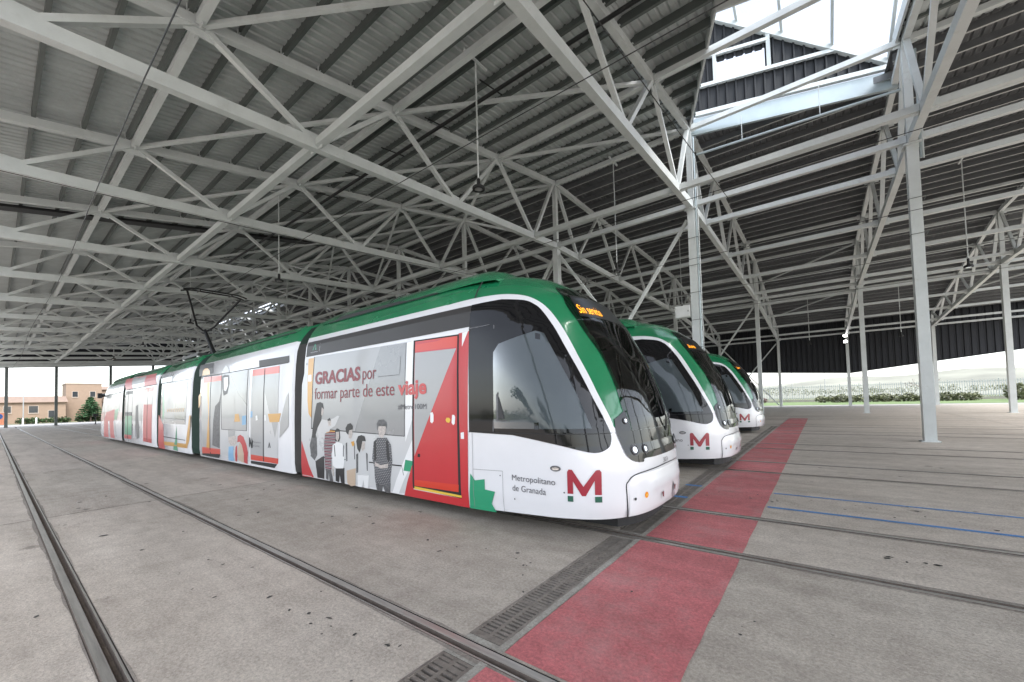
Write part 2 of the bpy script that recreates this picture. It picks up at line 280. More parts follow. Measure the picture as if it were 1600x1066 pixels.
WRAP = [
('A','panel','vlight',[(-7.95,2.56),(-4.87,2.53),(-4.90,0.32),(-5.11,0.21),(-8.45,0.19),(-8.42,2.02),(-8.25,2.54)]),
('A','panel','vred',[(-8.43,0.90),(-7.98,0.19),(-8.46,0.17)]),
('A','panel','vorange',[(-8.19,2.54),(-7.96,2.54),(-8.00,1.70),(-7.95,1.44),(-7.76,1.29),(-7.94,1.29),(-8.13,1.44),(-8.18,1.70)]),
('A','panel','vwhite',[(-8.17,2.21),(-8.04,2.21),(-8.03,2.08),(-8.16,2.08)]),
('A','panel','vorange',[(-7.70,1.46),(-7.42,1.46),(-7.18,1.39),(-7.04,1.25),(-7.14,1.06),(-7.32,1.01),(-7.52,1.05)]),
('A','win','vgrey',[(-7.95,2.56),(-5.04,2.52),(-5.08,1.09),(-8.02,1.15)]),
('A','win','vgrey2',[(-5.72,2.53),(-5.04,2.52),(-5.08,1.09),(-6.47,1.12)]),
('A','post','vwhite',[(-5.03,2.52),(-4.87,2.53),(-4.86,1.40),(-5.06,1.00)]),
('A','panel','vwhite',[(-4.84,1.13),(-4.85,0.78),(-5.28,0.19),(-5.44,0.19)]),
('A','panel','vgreen',[(-5.07,0.73),(-4.87,0.72),(-4.94,0.56),(-5.12,0.56)]),
('A','redsur','vred',[(-4.87,0.74),(-4.90,0.30),(-3.95,0.29),(-3.91,2.52),(-3.71,2.53),(-3.76,0.18),(-5.14,0.18)]),
('A','panel','vwhite',[(-3.84,2.52),(-3.73,2.53),(-3.84,2.33)]),
('A','star','vgreen',[(-3.71,0.64),(-3.63,0.56),(-3.46,0.59),(-3.46,0.46),(-3.29,0.45),(-3.36,0.29),(-3.29,0.19),(-3.75,0.18)]),
('A','doorblk','black',[(-4.87,2.53),(-3.90,2.51),(-3.89,0.29),(-4.91,0.32)]),
('A','door','vred',[(-4.83,2.50),(-3.93,2.48),(-3.94,0.37),(-4.87,0.36)]),
('A','door','vgrey',[(-4.83,2.34),(-3.95,2.32),(-4.85,0.80)]),
('A','door','vred2',[(-4.83,2.51),(-3.93,2.49),(-3.94,2.34),(-4.83,2.36)]),
('A','door','vred2',[(-4.85,0.45),(-3.93,0.47),(-3.94,0.37),(-4.87,0.36)]),
('A','door','yellow',[(-4.87,0.35),(-3.89,0.33),(-3.89,0.30),(-4.88,0.31)]),
('A','btn','vwhite',[(-4.48,1.44),(-4.43,1.45),(-4.41,1.41),(-4.41,1.32),(-4.44,1.29),(-4.48,1.31)]),
('A','btn','vwhite',[(-4.03,1.41),(-3.99,1.41),(-3.97,1.38),(-3.98,1.29),(-4.01,1.27),(-4.04,1.30)]),
('A','btn','vwhite',[(-3.87,1.17),(-3.81,1.18),(-3.81,1.09),(-3.87,1.09)]),
('A','btn','yellow',[(-4.14,1.37),(-4.09,1.37),(-4.06,1.34),(-4.09,1.30),(-4.14,1.31),(-4.16,1.34)]),
('A','btn','black',[(-4.77,0.84),(-4.72,0.84),(-4.72,0.79),(-4.78,0.79)]),
('A','seam','black',[(-7.95,2.56),(-7.93,2.56),(-8.00,1.16),(-8.02,1.15)]),
('A','seam','black',[(-8.02,1.16),(-5.08,1.09),(-5.08,1.08),(-8.02,1.14)]),
('A','seam','black',[(-5.05,2.52),(-5.04,2.52),(-5.07,1.08),(-5.08,1.09)]),
('A','seam','black',[(-8.05,0.62),(-5.17,0.64),(-5.17,0.62),(-8.05,0.60)]),
('A','seam','black',[(-5.17,0.64),(-5.16,0.64),(-5.11,0.49),(-5.12,0.49)]),
('A','seam','vchar',[(-5.18,2.32),(-5.17,2.32),(-5.19,2.05),(-5.20,2.04)]),
('A','seam','vchar',[(-5.76,2.04),(-5.20,2.04),(-5.20,2.03),(-5.76,2.03)]),
('A','fig1','vblack',[(-7.86,0.53),(-7.52,0.64),(-7.51,0.41),(-7.57,0.20),(-7.83,0.20),(-7.83,0.36)]),
('A','fig1','vlight',[(-7.82,1.25),(-7.58,1.33),(-7.39,1.31),(-7.16,1.35),(-7.02,1.40),(-6.95,1.39),(-7.11,1.21),(-7.40,1.12),(-7.51,0.98),(-7.57,0.63),(-7.85,0.52),(-7.88,0.80)]),
('A','fig1','vchar',[(-7.97,1.05),(-7.87,1.08),(-7.79,0.97),(-7.78,0.64),(-7.89,0.53),(-8.03,0.60),(-8.08,0.82)]),
('A','fig1','vblack',[(-7.80,1.64),(-7.66,1.66),(-7.55,1.63),(-7.52,1.53),(-7.59,1.45),(-7.61,1.31),(-7.75,1.17),(-7.87,0.97),(-7.99,0.97),(-7.95,1.19),(-7.88,1.42)]),
('A','fig1','vskin',[(-7.60,1.56),(-7.52,1.52),(-7.53,1.45),(-7.58,1.39),(-7.62,1.42)]),
('A','fig2','vchar',[(-7.46,0.39),(-7.27,0.41),(-7.24,0.18),(-7.37,0.18),(-7.37,0.34),(-7.42,0.19),(-7.50,0.21)]),
('A','fig2','vstripe',[(-7.48,1.06),(-7.29,1.10),(-7.11,1.10),(-7.09,0.84),(-7.25,0.71),(-7.25,0.40),(-7.48,0.37),(-7.52,0.82)]),
('A','fig2','vlight',[(-7.50,1.23),(-7.34,1.28),(-7.24,1.21),(-7.32,1.10),(-7.51,1.08)]),
('A','fig2','vblack',[(-7.38,1.33),(-7.29,1.36),(-7.25,1.31),(-7.37,1.28)]),
('A','fig2','vskin',[(-7.37,1.30),(-7.25,1.31),(-7.24,1.22),(-7.34,1.20)]),
('A','fig3','vblack',[(-7.10,0.46),(-6.80,0.47),(-6.85,0.18),(-6.97,0.19),(-6.98,0.33),(-7.04,0.19),(-7.15,0.20)]),
('A','fig3','vwhite',[(-7.20,0.86),(-7.04,0.92),(-6.87,0.90),(-6.79,0.80),(-6.80,0.62),(-6.84,0.46),(-7.08,0.44),(-7.20,0.48),(-7.23,0.67)]),
('A','fig3','vchar',[(-7.16,0.86),(-7.13,0.86),(-7.10,0.66),(-7.13,0.65)]),
('A','fig3','vchar',[(-6.84,0.88),(-6.81,0.86),(-6.82,0.67),(-6.85,0.67)]),
('A','fig3','vblack',[(-7.11,1.13),(-7.04,1.17),(-6.95,1.15),(-6.93,1.00),(-6.97,0.93),(-7.11,0.93)]),
('A','fig3','vskin',[(-7.08,1.10),(-6.97,1.11),(-6.97,1.00),(-7.03,0.93),(-7.09,0.98)]),
('A','fig3','vskin',[(-7.22,0.48),(-7.17,0.47),(-7.19,0.29),(-7.23,0.29)]),
('A','fig4','vbeige',[(-6.73,0.45),(-6.43,0.50),(-6.49,0.19),(-6.64,0.16),(-6.75,0.20)]),
('A','fig4','vlight',[(-6.75,0.88),(-6.61,0.96),(-6.47,0.95),(-6.42,0.77),(-6.41,0.50),(-6.73,0.43),(-6.77,0.65)]),
('A','fig4','vchar',[(-6.75,0.91),(-6.70,0.93),(-6.70,0.60),(-6.74,0.59)]),
('A','fig4','vchar',[(-6.49,0.94),(-6.46,0.92),(-6.45,0.65),(-6.48,0.64)]),
('A','fig4','vorange',[(-6.58,0.94),(-6.48,0.96),(-6.47,0.89),(-6.53,0.86)]),
('A','fig4','vskin',[(-6.65,1.19),(-6.52,1.18),(-6.53,1.07),(-6.57,0.99),(-6.65,1.01)]),
('A','fig4','vblack',[(-6.75,1.18),(-6.68,1.25),(-6.58,1.27),(-6.51,1.22),(-6.52,1.16),(-6.63,1.14),(-6.66,1.06),(-6.73,1.10)]),
('A','fig5','vwhite',[(-6.39,0.38),(-6.04,0.42),(-6.10,0.18),(-6.22,0.18),(-6.22,0.32),(-6.29,0.18),(-6.42,0.18)]),
('A','fig5','vlight',[(-6.40,0.72),(-6.25,0.79),(-6.11,0.78),(-6.04,0.65),(-6.03,0.41),(-6.39,0.36),(-6.43,0.55)]),
('A','fig5','vchar',[(-6.42,0.73),(-6.35,0.76),(-6.36,0.43),(-6.42,0.41)]),
('A','fig5','vchar',[(-6.12,0.78),(-6.07,0.76),(-6.07,0.48),(-6.10,0.48)]),
('A','fig5','vskin',[(-6.25,0.96),(-6.15,0.96),(-6.15,0.85),(-6.22,0.79),(-6.26,0.85)]),
('A','fig5','vblack',[(-6.41,0.96),(-6.35,1.05),(-6.24,1.07),(-6.15,1.05),(-6.12,0.97),(-6.22,0.97),(-6.25,0.88),(-6.31,0.77),(-6.38,0.83)]),
('A','fig6','vchar',[(-5.87,0.29),(-5.46,0.33),(-5.50,0.17),(-5.63,0.17),(-5.67,0.27),(-5.72,0.17),(-5.86,0.19)]),
('A','fig6','vcheck',[(-5.89,0.97),(-5.78,1.04),(-5.53,1.05),(-5.42,0.94),(-5.39,0.69),(-5.47,0.31),(-5.65,0.28),(-5.87,0.30),(-5.88,0.54),(-5.94,0.70)]),
('A','fig6','vblack',[(-5.88,0.97),(-5.82,1.00),(-5.82,0.69),(-5.88,0.66)]),
('A','fig6','vblack',[(-5.55,1.01),(-5.49,0.99),(-5.45,0.71),(-5.49,0.66),(-5.54,0.75)]),
('A','fig6','vskin',[(-5.86,0.64),(-5.70,0.60),(-5.50,0.64),(-5.52,0.57),(-5.70,0.55),(-5.87,0.58)]),
('A','fig6','vskin',[(-5.77,1.23),(-5.54,1.23),(-5.56,1.13),(-5.64,1.04),(-5.73,1.06)]),
('A','fig6','vchar',[(-5.80,1.26),(-5.74,1.33),(-5.60,1.34),(-5.53,1.29),(-5.52,1.20),(-5.56,1.23),(-5.74,1.23),(-5.78,1.16)]),
('B','panel','vlight',[(-13.22,2.55),(-11.28,2.54),(-11.20,2.53),(-11.19,0.28),(-13.23,0.31)]),
('B','panel','band',[(-10.71,2.72),(-9.09,2.69),(-9.05,2.54),(-10.64,2.54)]),
('B','panel','band',[(-15.37,2.97),(-14.10,2.94),(-13.93,2.62),(-15.22,2.60)]),
('B','panel','vorange',[(-14.94,2.61),(-14.94,2.76),(-14.77,2.82),(-14.53,2.81),(-14.29,2.72),(-14.22,2.60)]),
('B','panel','vorange',[(-15.14,2.00),(-14.94,2.10),(-14.95,1.75),(-15.11,1.62)]),
('B','win','vgrey',[(-13.19,2.54),(-11.30,2.53),(-11.31,1.03),(-13.08,1.03)]),
('B','win','vgrey2',[(-12.62,2.54),(-11.30,2.53),(-11.29,1.63),(-11.96,1.99)]),
('B','door','vgrey',[(-14.83,2.56),(-13.21,2.52),(-13.21,0.34),(-14.79,0.29)]),
('B','door','vchar',[(-13.63,1.67),(-13.31,1.79),(-13.18,2.04),(-13.23,0.50),(-13.85,0.56),(-13.78,1.21)]),
('B','door','vorange',[(-14.41,2.37),(-14.19,2.37),(-14.08,0.46),(-14.37,0.47),(-14.20,1.41)]),
('B','door','vred2',[(-14.78,2.55),(-13.19,2.51),(-13.18,2.37),(-14.75,2.38)]),
('B','door','vred2',[(-14.74,0.47),(-13.19,0.48),(-13.21,0.34),(-14.79,0.28)]),
('B','door','black',[(-14.09,2.54),(-14.04,2.54),(-14.01,0.30),(-14.07,0.30)]),
('B','step','black',[(-14.79,0.28),(-13.22,0.34),(-13.36,0.22),(-14.82,0.22)]),
('B','door2','vgrey',[(-11.03,2.52),(-9.51,2.51),(-9.55,0.34),(-11.08,0.33)]),
('B','door2','vlight',[(-10.25,1.94),(-9.86,1.25),(-9.68,0.90),(-9.52,1.26),(-9.55,0.34),(-10.26,0.34)]),
('B','door2','vorange',[(-10.06,1.44),(-9.38,1.45),(-9.47,1.26),(-9.96,1.25)]),
('B','door2','vred2',[(-11.03,2.51),(-9.51,2.50),(-9.50,2.34),(-11.01,2.36)]),
('B','door2','vred2',[(-11.05,0.46),(-9.52,0.46),(-9.55,0.34),(-11.08,0.33)]),
('B','door2','black',[(-10.32,2.51),(-10.28,2.51),(-10.29,0.34),(-10.34,0.34)]),
('B','step','black',[(-11.07,0.31),(-9.60,0.33),(-9.77,0.23),(-11.10,0.24)]),
('B','btn','vwhite',[(-10.76,1.39),(-10.66,1.41),(-10.63,1.30),(-10.74,1.28)]),
('B','btn','vwhite',[(-10.26,1.41),(-10.18,1.42),(-10.16,1.29),(-10.24,1.28)]),
('B','btn','vblue',[(-11.60,1.39),(-11.34,1.41),(-11.35,1.18),(-11.61,1.16)]),
('B','btn','vblue',[(-11.07,1.50),(-10.95,1.51),(-10.94,1.36),(-11.07,1.35)]),
('B','win','vorange',[(-12.10,1.44),(-11.84,1.45),(-11.73,1.25),(-12.14,1.24)]),
('B','panel','vred',[(-11.93,0.72),(-11.91,0.87),(-11.73,0.92),(-11.51,0.87),(-11.32,0.68),(-11.22,0.49),(-11.32,0.21),(-11.54,0.23),(-11.49,0.44),(-11.62,0.66),(-11.77,0.74)]),
('B','panel','vbeige',[(-11.89,0.56),(-11.77,0.71),(-11.62,0.65),(-11.50,0.44),(-11.55,0.22),(-11.90,0.26)]),
('B','panel','vred',[(-12.05,0.59),(-11.94,0.65),(-11.93,0.36),(-12.03,0.22),(-12.12,0.23)]),
('B','figB','vlight',[(-13.15,2.67),(-12.97,2.78),(-12.72,2.69),(-12.64,2.56),(-13.11,2.55)]),
('B','figB','vchar',[(-13.15,2.48),(-12.96,2.51),(-12.62,2.48),(-12.57,2.26),(-12.68,1.99),(-12.96,1.94),(-13.09,2.16)]),
('B','figB','vlight',[(-13.03,2.44),(-12.70,2.44),(-12.66,2.20),(-12.79,2.06),(-12.96,2.09)]),
('B','figB','vgrey',[(-13.12,1.91),(-12.53,1.95),(-12.15,1.88),(-12.09,1.47),(-12.16,1.05),(-13.08,1.03)]),
('B','figB','vskin',[(-12.58,0.83),(-12.37,0.91),(-12.04,0.88),(-11.94,0.71),(-12.17,0.59),(-12.54,0.68)]),
('B','figB','vblue',[(-12.54,0.58),(-12.18,0.61),(-12.22,0.21),(-12.62,0.21)]),
('B','figB','vgrey',[(-12.61,1.03),(-12.07,1.00),(-12.12,0.88),(-12.56,0.83)]),
('B','emblemB','black',[(-11.15,0.88),(-11.09,0.85),(-11.01,0.73),(-10.99,0.86),(-10.91,0.78),(-10.93,0.63),(-11.01,0.61),(-11.09,0.73),(-11.11,0.62),(-11.16,0.66)]),
('B','emblemB','black',[(-10.06,0.67),(-9.98,0.81),(-9.91,0.68),(-9.96,0.67),(-9.99,0.75),(-10.02,0.67)]),
('B','seam','black',[(-13.08,1.03),(-11.31,1.03),(-11.31,1.02),(-13.08,1.02)]),
('B','seam','black',[(-13.21,2.55),(-13.18,2.54),(-13.06,1.02),(-13.09,1.02)]),
('B','seam','black',[(-11.32,2.53),(-11.29,2.53),(-11.30,1.02),(-11.33,1.02)]),
('B','seam','black',[(-15.05,2.57),(-11.04,2.56),(-9.08,2.54),(-9.08,2.53),(-11.03,2.54),(-15.04,2.56)]),
('B','panel','vgrey',[(-9.12,1.80),(-9.02,1.89),(-9.00,1.17),(-9.45,0.91),(-9.41,1.26)]),
('C','panel','vgrey2',[(-20.02,2.98),(-18.36,2.93),(-18.29,2.61),(-19.82,2.61)]),
('C','panel','vred',[(-19.89,1.43),(-19.22,1.07),(-19.07,0.18),(-19.96,0.18)]),
('C','panel','vorange',[(-19.15,0.46),(-16.41,0.49),(-16.06,1.39),(-15.91,1.42),(-16.05,0.60),(-16.28,0.35),(-19.06,0.33)]),
('C','panel','vgreen',[(-17.50,1.06),(-17.41,0.55),(-17.45,0.20),(-18.00,0.21),(-17.66,0.54)]),
('C','win','vgrey2',[(-19.42,2.59),(-16.34,2.54),(-16.46,1.11),(-19.36,1.11)]),
('C','win','vgrey',[(-19.28,2.59),(-17.86,2.56),(-17.76,1.26),(-19.09,1.25)]),
('C','win','vgreen',[(-19.46,2.46),(-19.26,2.56),(-19.08,1.53),(-19.29,1.14)]),
('C','seam','black',[(-19.82,2.61),(-15.95,2.58),(-15.95,2.57),(-19.81,2.59)]),
('C','seam','black',[(-19.18,0.65),(-16.47,0.61),(-16.47,0.59),(-19.18,0.62)]),
('C','win','vchar',[(-19.02,1.32),(-16.43,1.27),(-16.43,1.25),(-19.02,1.30)]),
('D','panel','vpink',[(-27.58,3.20),(-21.16,3.09),(-20.43,2.61),(-26.25,2.62)]),
('D','panel','vlight',[(-25.91,3.20),(-22.91,3.12),(-22.50,2.59),(-24.75,2.60)]),
('D','door','vchar',[(-26.24,2.55),(-24.74,2.53),(-24.76,0.34),(-26.32,0.34)]),
('D','door','vgrey',[(-26.11,2.38),(-24.68,2.38),(-24.64,1.56),(-26.12,1.57)]),
('D','door','vgreen',[(-26.09,1.39),(-24.65,1.39),(-24.70,0.53),(-26.23,0.53)]),
('D','door','vred',[(-26.28,0.52),(-24.68,0.51),(-24.76,0.34),(-26.32,0.34)]),
('D','door2','vpink',[(-22.44,2.51),(-20.92,2.52),(-20.99,0.33),(-22.45,0.34)]),
('D','door2','vgrey',[(-22.40,2.38),(-20.90,2.39),(-20.88,1.84),(-22.35,1.86)]),
('D','door2','vred',[(-22.46,2.54),(-20.92,2.53),(-20.90,2.38),(-22.40,2.38)]),
('D','door2','vred',[(-22.39,0.49),(-20.94,0.47),(-21.01,0.32),(-22.45,0.34)]),
('D','door2','black',[(-21.79,2.49),(-21.73,2.49),(-21.71,0.33),(-21.79,0.33)]),
('D','door','black',[(-25.63,2.55),(-25.54,2.54),(-25.49,0.33),(-25.60,0.33)]),
('D','win','vgrey',[(-24.61,2.55),(-22.63,2.54),(-22.70,1.03),(-24.55,1.03)]),
('D','figD','vchar',[(-23.89,1.81),(-23.43,1.88),(-23.24,1.02),(-23.05,0.49),(-23.61,0.39),(-23.90,1.01)]),
('D','figD','vlight',[(-24.39,1.13),(-23.90,1.18),(-23.98,0.46),(-24.27,0.41)]),
('D','figD','vlight',[(-23.15,1.18),(-22.79,1.17),(-22.83,0.48),(-23.08,0.45)]),
('D','seam','black',[(-26.25,2.62),(-20.43,2.62),(-20.42,2.60),(-26.23,2.59)]),
('E','panel','vgrey',[(-31.64,2.48),(-27.49,2.57),(-27.52,1.57),(-31.62,1.49)]),
('E','panel','vpink',[(-31.18,1.59),(-28.82,1.73),(-28.98,0.60),(-28.31,0.25),(-32.01,0.23),(-31.88,1.17)]),
('E','panel','vgreen',[(-28.81,1.68),(-27.75,1.77),(-28.21,1.19),(-28.86,1.19)]),
('E','panel','vlight',[(-30.67,1.12),(-30.23,1.13),(-29.94,0.22),(-30.50,0.22)]),
('E','panel','vlight',[(-29.13,1.14),(-28.78,1.14),(-28.31,0.25),(-28.79,0.23)]),
('E','seam','black',[(-31.65,2.50),(-27.25,2.57),(-27.23,2.54),(-31.64,2.47)])]
# ------------------------------------------------------------------ trams (local frame: x along the track, nose to +x, near side is -y)
XT = [(.0, -1.66), (.18, -1.62), (.3, -1.59), (.5, -1.585), (.78, -1.595), (.95, -1.62), (1.05, -1.645), (1.33, -1.69), (1.66, -1.775), (2.09, -1.94), (2.56, -2.18), (2.9, -2.44), (3.14, -2.75), (3.3, -3.03), (3.42, -3.4), (3.48, -4.0)]
WT = [(.0, 1.27), (.18, 1.30), (.4, 1.325), (1.3, 1.325), (2.0, 1.31), (2.5, 1.285), (2.8, 1.25), (2.95, 1.205), (3.1, 1.13), (3.25, 1.02), (3.35, .92), (3.42, .66), (3.46, .32), (3.48, .02)]
LT = [(0, .95), (1.2, 1.0), (1.8, 1.2), (2.6, 1.6), (3.1, 1.7), (3.48, 1.8)]
AT = [np.array(t) for t in (XT, WT, LT)]
def xt(z): return float(np.interp(z, AT[0][:, 0], AT[0][:, 1]))
def wz(z): return float(np.interp(z, AT[1][:, 0], AT[1][:, 1]))
def lz(z): return float(np.interp(z, AT[2][:, 0], AT[2][:, 1]))
PP, QQ = 3.0, 2.5
def hw(x, z):
    u = min(1, max(0, (xt(z)-x)/lz(z))); return wz(z)*(1-(1-u)**QQ)**(1/PP)
def xf(y, z):
    t = min(1, abs(y)/wz(z)); return xt(z)-lz(z)*(1-(1-t**PP)**(1/QQ))
TAIL = -35.5
def side_map(s, e, tail=False):            # (x, z) on the side of the body
    def f(a, b):
        d = .004
        if tail:
            y = hw(TAIL-a, b); g = -(hw(TAIL-a-d, b)-hw(TAIL-a+d, b))/(2*d)*-1
            g = (hw(TAIL-(a+d), b)-hw(TAIL-(a-d), b))/(2*d)
        else:
            y = hw(a, b); g = (hw(a+d, b)-hw(a-d, b))/(2*d)
        gz = (hw(TAIL-a if tail else a, b+d)-hw(TAIL-a if tail else a, b-d))/(2*d)
        n = Vector((-g, 1, -gz)).normalized()
        return (a+n.x*e, s*(y+n.y*e), b+n.z*e)
    return f
def front_map(e):                          # (y, z) on the nose
    def f(a, b):
        d = .004; gy = (xf(a+d, b)-xf(a-d, b))/(2*d); gz = (xf(a, b+d)-xf(a, b-d))/(2*d)
        n = Vector((1, -gy, -gz)).normalized()
        return (xf(a, b)+n.x*e, a+n.y*e, b+n.z*e)
    return f
def patch(mb, poly, fn, m, step=.12, tris=None, stepx=None, hole=None):
    b = bmesh.new()
    if tris is None:
        loops = [poly]+([hole] if hole else [])
        vs_ = [b.verts.new((p[0], p[1], 0)) for lp_ in loops for p in lp_]
        for t in geometry.tessellate_polygon([[Vector((p[0], p[1], 0)) for p in lp_] for lp_ in loops]):
            try: b.faces.new([vs_[i] for i in t])
            except ValueError: pass
    else:
        vs_ = [b.verts.new((p[0], p[1], 0)) for p in poly]
        for t in tris:
            try: b.faces.new([vs_[i] for i in t])
            except ValueError: pass
    if step:
        for ax in (0, 1):
            lo = min(p[ax] for p in poly); hi = max(p[ax] for p in poly); st = (stepx or step) if ax == 0 else step
            for i in range(math.floor(lo/st)+1, math.ceil(hi/st)):
                c = [0, 0, 0]; c[ax] = i*st; no = [0, 0, 0]; no[ax] = 1
                bmesh.ops.bisect_plane(b, geom=b.verts[:]+b.edges[:]+b.faces[:], plane_co=c, plane_no=no, dist=1e-5)
    b.verts.index_update(); n0 = len(mb.v)
    mb.v += [tuple(fn(v.co.x, v.co.y)) for v in b.verts]
    k = mb.mi(m)
    for f in b.faces: mb.f.append(tuple(n0+v.index for v in f.verts)); mb.m.append(k)
    b.free()
_tc = {}
def text_geo(s, bold=0.0):
    if (s, bold) in _tc: return _tc[(s, bold)]
    cu = bpy.data.curves.new('lettering', 'FONT'); cu.body = s; cu.offset = bold; cu.resolution_u = 4; cu.fill_mode = 'FRONT'
    o = bpy.data.objects.new('lettering', cu); COL.objects.link(o)
    bpy.context.view_layer.update()
    me = bpy.data.meshes.new_from_object(o.evaluated_get(bpy.context.evaluated_depsgraph_get()))
    v = [(q.co.x, q.co.y) for q in me.vertices]; f = [tuple(p.vertices) for p in me.polygons]
    bpy.data.objects.remove(o); bpy.data.curves.remove(cu); bpy.data.meshes.remove(me)
    _tc[(s, bold)] = (v, f); return v, f
def text(mb, s, box, fn, m, bold=0.0, step=None, slant=0):
    v, f = text_geo(s, bold)
    x0 = min(a for a, b in v); x1 = max(a for a, b in v); y0 = min(b for a, b in v); y1 = max(b for a, b in v)
    q = [(box[0]+(a-x0)/(x1-x0)*(box[1]-box[0])+slant*(b-y0), box[2]+(b-y0)/(y1-y0)*(box[3]-box[2])) for a, b in v]
    patch(mb, q, fn, m, step, tris=f)
def disc(mb, c, r, fn, m, ry=None, k=18):
    ry = ry or r
    patch(mb, [(c[0]+r*math.cos(2*math.pi*i/k), c[1]+ry*math.sin(2*math.pi*i/k)) for i in range(k)], fn, m, None)

WHITE_OUT = [(-4.209, 2.977), (-3.752, 2.99), (-3.289, 2.984), (-2.986, 2.927), (-2.8, 2.837), (-2.653, 2.712), (-2.495, 2.519), (-2.35, 2.287), (-2.207, 2.032), (-2.08, 1.789), (-1.964, 1.539), (-1.884, 1.356), (-1.854, 1.26)]
GLASS = [(-3.71, 2.889), (-3.251, 2.899), (-2.958, 2.851), (-2.811, 2.779), (-2.7, 2.677), (-2.539, 2.468), (-2.388, 2.22), (-2.248, 1.984), (-2.118, 1.743), (-2.015, 1.527), (-1.935, 1.359), (-1.887, 1.239), (-1.866, 1.164), (-1.864, 1.091), (-1.878, 1.035), (-1.928, .995), (-1.997, .985), (-2.123, 1.012), (-2.326, 1.062), (-2.633, 1.115), (-2.987, 1.165), (-3.711, 1.183)]
HL = [(-.93, 1.34), (-.945, 1.2), (-.912, 1.054), (-.88, .934), (-.78, .862), (-.64, .842), (-.60, .878), (-.376, .871), (0, .868)]
WS = [(0, 3.10), (-.35, 3.085), (-.55, 3.07), (-.62, 3.05), (-.764, 2.815), (-.809, 2.576), (-.802, 2.359), (-.775, 2.117), (-.768, 1.851), (-.787, 1.471), (-.77, 1.43)]
def smooth_poly(pts, n=4):
    out = []
    for i in range(len(pts)-1):
        p0, p1, p2, p3 = pts[max(i-1, 0)], pts[i], pts[i+1], pts[min(i+2, len(pts)-1)]
        for j in range(n):
            t = j/n
            out.append(tuple(.5*((2*p1[k])+(-p0[k]+p2[k])*t+(2*p0[k]-5*p1[k]+4*p2[k]-p3[k])*t*t+(-p0[k]+3*p1[k]-3*p2[k]+p3[k])*t**3) for k in (0, 1)))
    return out+[pts[-1]]
CLEAR = [(-3.28, 1.24), (-3.28, 2.2), (-3.2, 2.3), (-2.72, 2.42), (-2.62, 2.38), (-2.42, 2.05), (-2.2, 1.66), (-2.02, 1.25)]
def grow(poly, d):
    n = len(poly); out = []
    for i in range(n):
        a, p, b = Vector(poly[i-1]), Vector(poly[i]), Vector(poly[(i+1) % n]); e1 = (p-a).normalized(); e2 = (b-p).normalized()
        out.append(tuple(p+(Vector((-e1.y, e1.x))+Vector((-e2.y, e2.x))).normalized()*d))
    return out
CUT = grow(CLEAR, .05)
def inside(x, z, poly):
    r = False
    for i in range(len(poly)):
        (x0, z0), (x1, z1) = poly[i-1], poly[i]
        if (z0 > z) != (z1 > z) and x < (x1-x0)*(z-z0)/(z1-z0)+x0: r = not r
    return r
def nose_body(x_back, tail=False):
    """car body that ends in the rounded nose"""
    mb = MB(); zs = sorted(set(list(np.linspace(.18, 1.15, 17))+list(np.linspace(1.2, 2.85, 34))+[2.889, 2.935, 2.985, 3.04, 3.1, 3.16, 3.22, 3.27, 3.31, 3.35, 3.385, 3.42, 3.44, 3.46, 3.472, 3.48]))
    N_ = 120; NS = 44; rows = []
    for z in zs:
        W, L, X = wz(z), lz(z), xt(z); pts = []
        pts += [(x_back+(X-L-x_back)*i/NS, -W) for i in range(NS)]
        for i in range(N_+1):
            a = -1+2*i/N_; t = math.copysign(abs(a)**.55, a)
            pts.append((X-L*(1-max(0, 1-abs(t)**PP)**(1/QQ)), W*t))
        pts += [(x_back+(X-L-x_back)*i/NS, W) for i in range(NS-1, -1, -1)]
        n = len(mb.v); lift = lambda x: .085*min(1, max(0, (x+4.0)/1.8))*max(0, 1-(z-.18)/.5)
        mb.v += [((TAIL-x, -y, z+lift(x)) if tail else (x, y, z+lift(x))) for x, y in pts]; rows.append((n, z, len(pts)))
    for (n0, z0, k), (n1, z1, _) in zip(rows, rows[1:]):
        for i in range(k-1):
            zm = (z0+z1)/2; mm = 'white' if (zm < 1.19 or (zm < 2.98 and (i < NS or i > k-2-NS))) else 'green'
            if not tail and 1.2 < zm < 2.95:
                c = (Vector(mb.v[n0+i])+Vector(mb.v[n0+i+1])+Vector(mb.v[n1+i])+Vector(mb.v[n1+i+1]))/4
                if abs(c.y) < np.interp(zm, [1.2, 2.5, 2.95], [.70, .74, .62]) or (abs(c.y) > .85 and inside(c.x, zm, CUT)): continue
            mb.f.append((n0+i, n0+i+1, n1+i+1, n1+i)); mb.m.append(mb.mi(mm))
    mb.f.append(tuple(range(rows[-1][0], rows[-1][0]+rows[-1][2]))); mb.m.append(mb.mi('green'))
    mb.f.append(tuple(range(rows[0][0], rows[0][0]+rows[0][2]))[::-1]); mb.m.append(mb.mi('black'))
    loop = [r[0] for r in rows]; loop2 = [r[0]+r[2]-1 for r in rows]
    mb.f.append(tuple(loop+loop2[::-1])); mb.m.append(mb.mi('black'))
    return mb
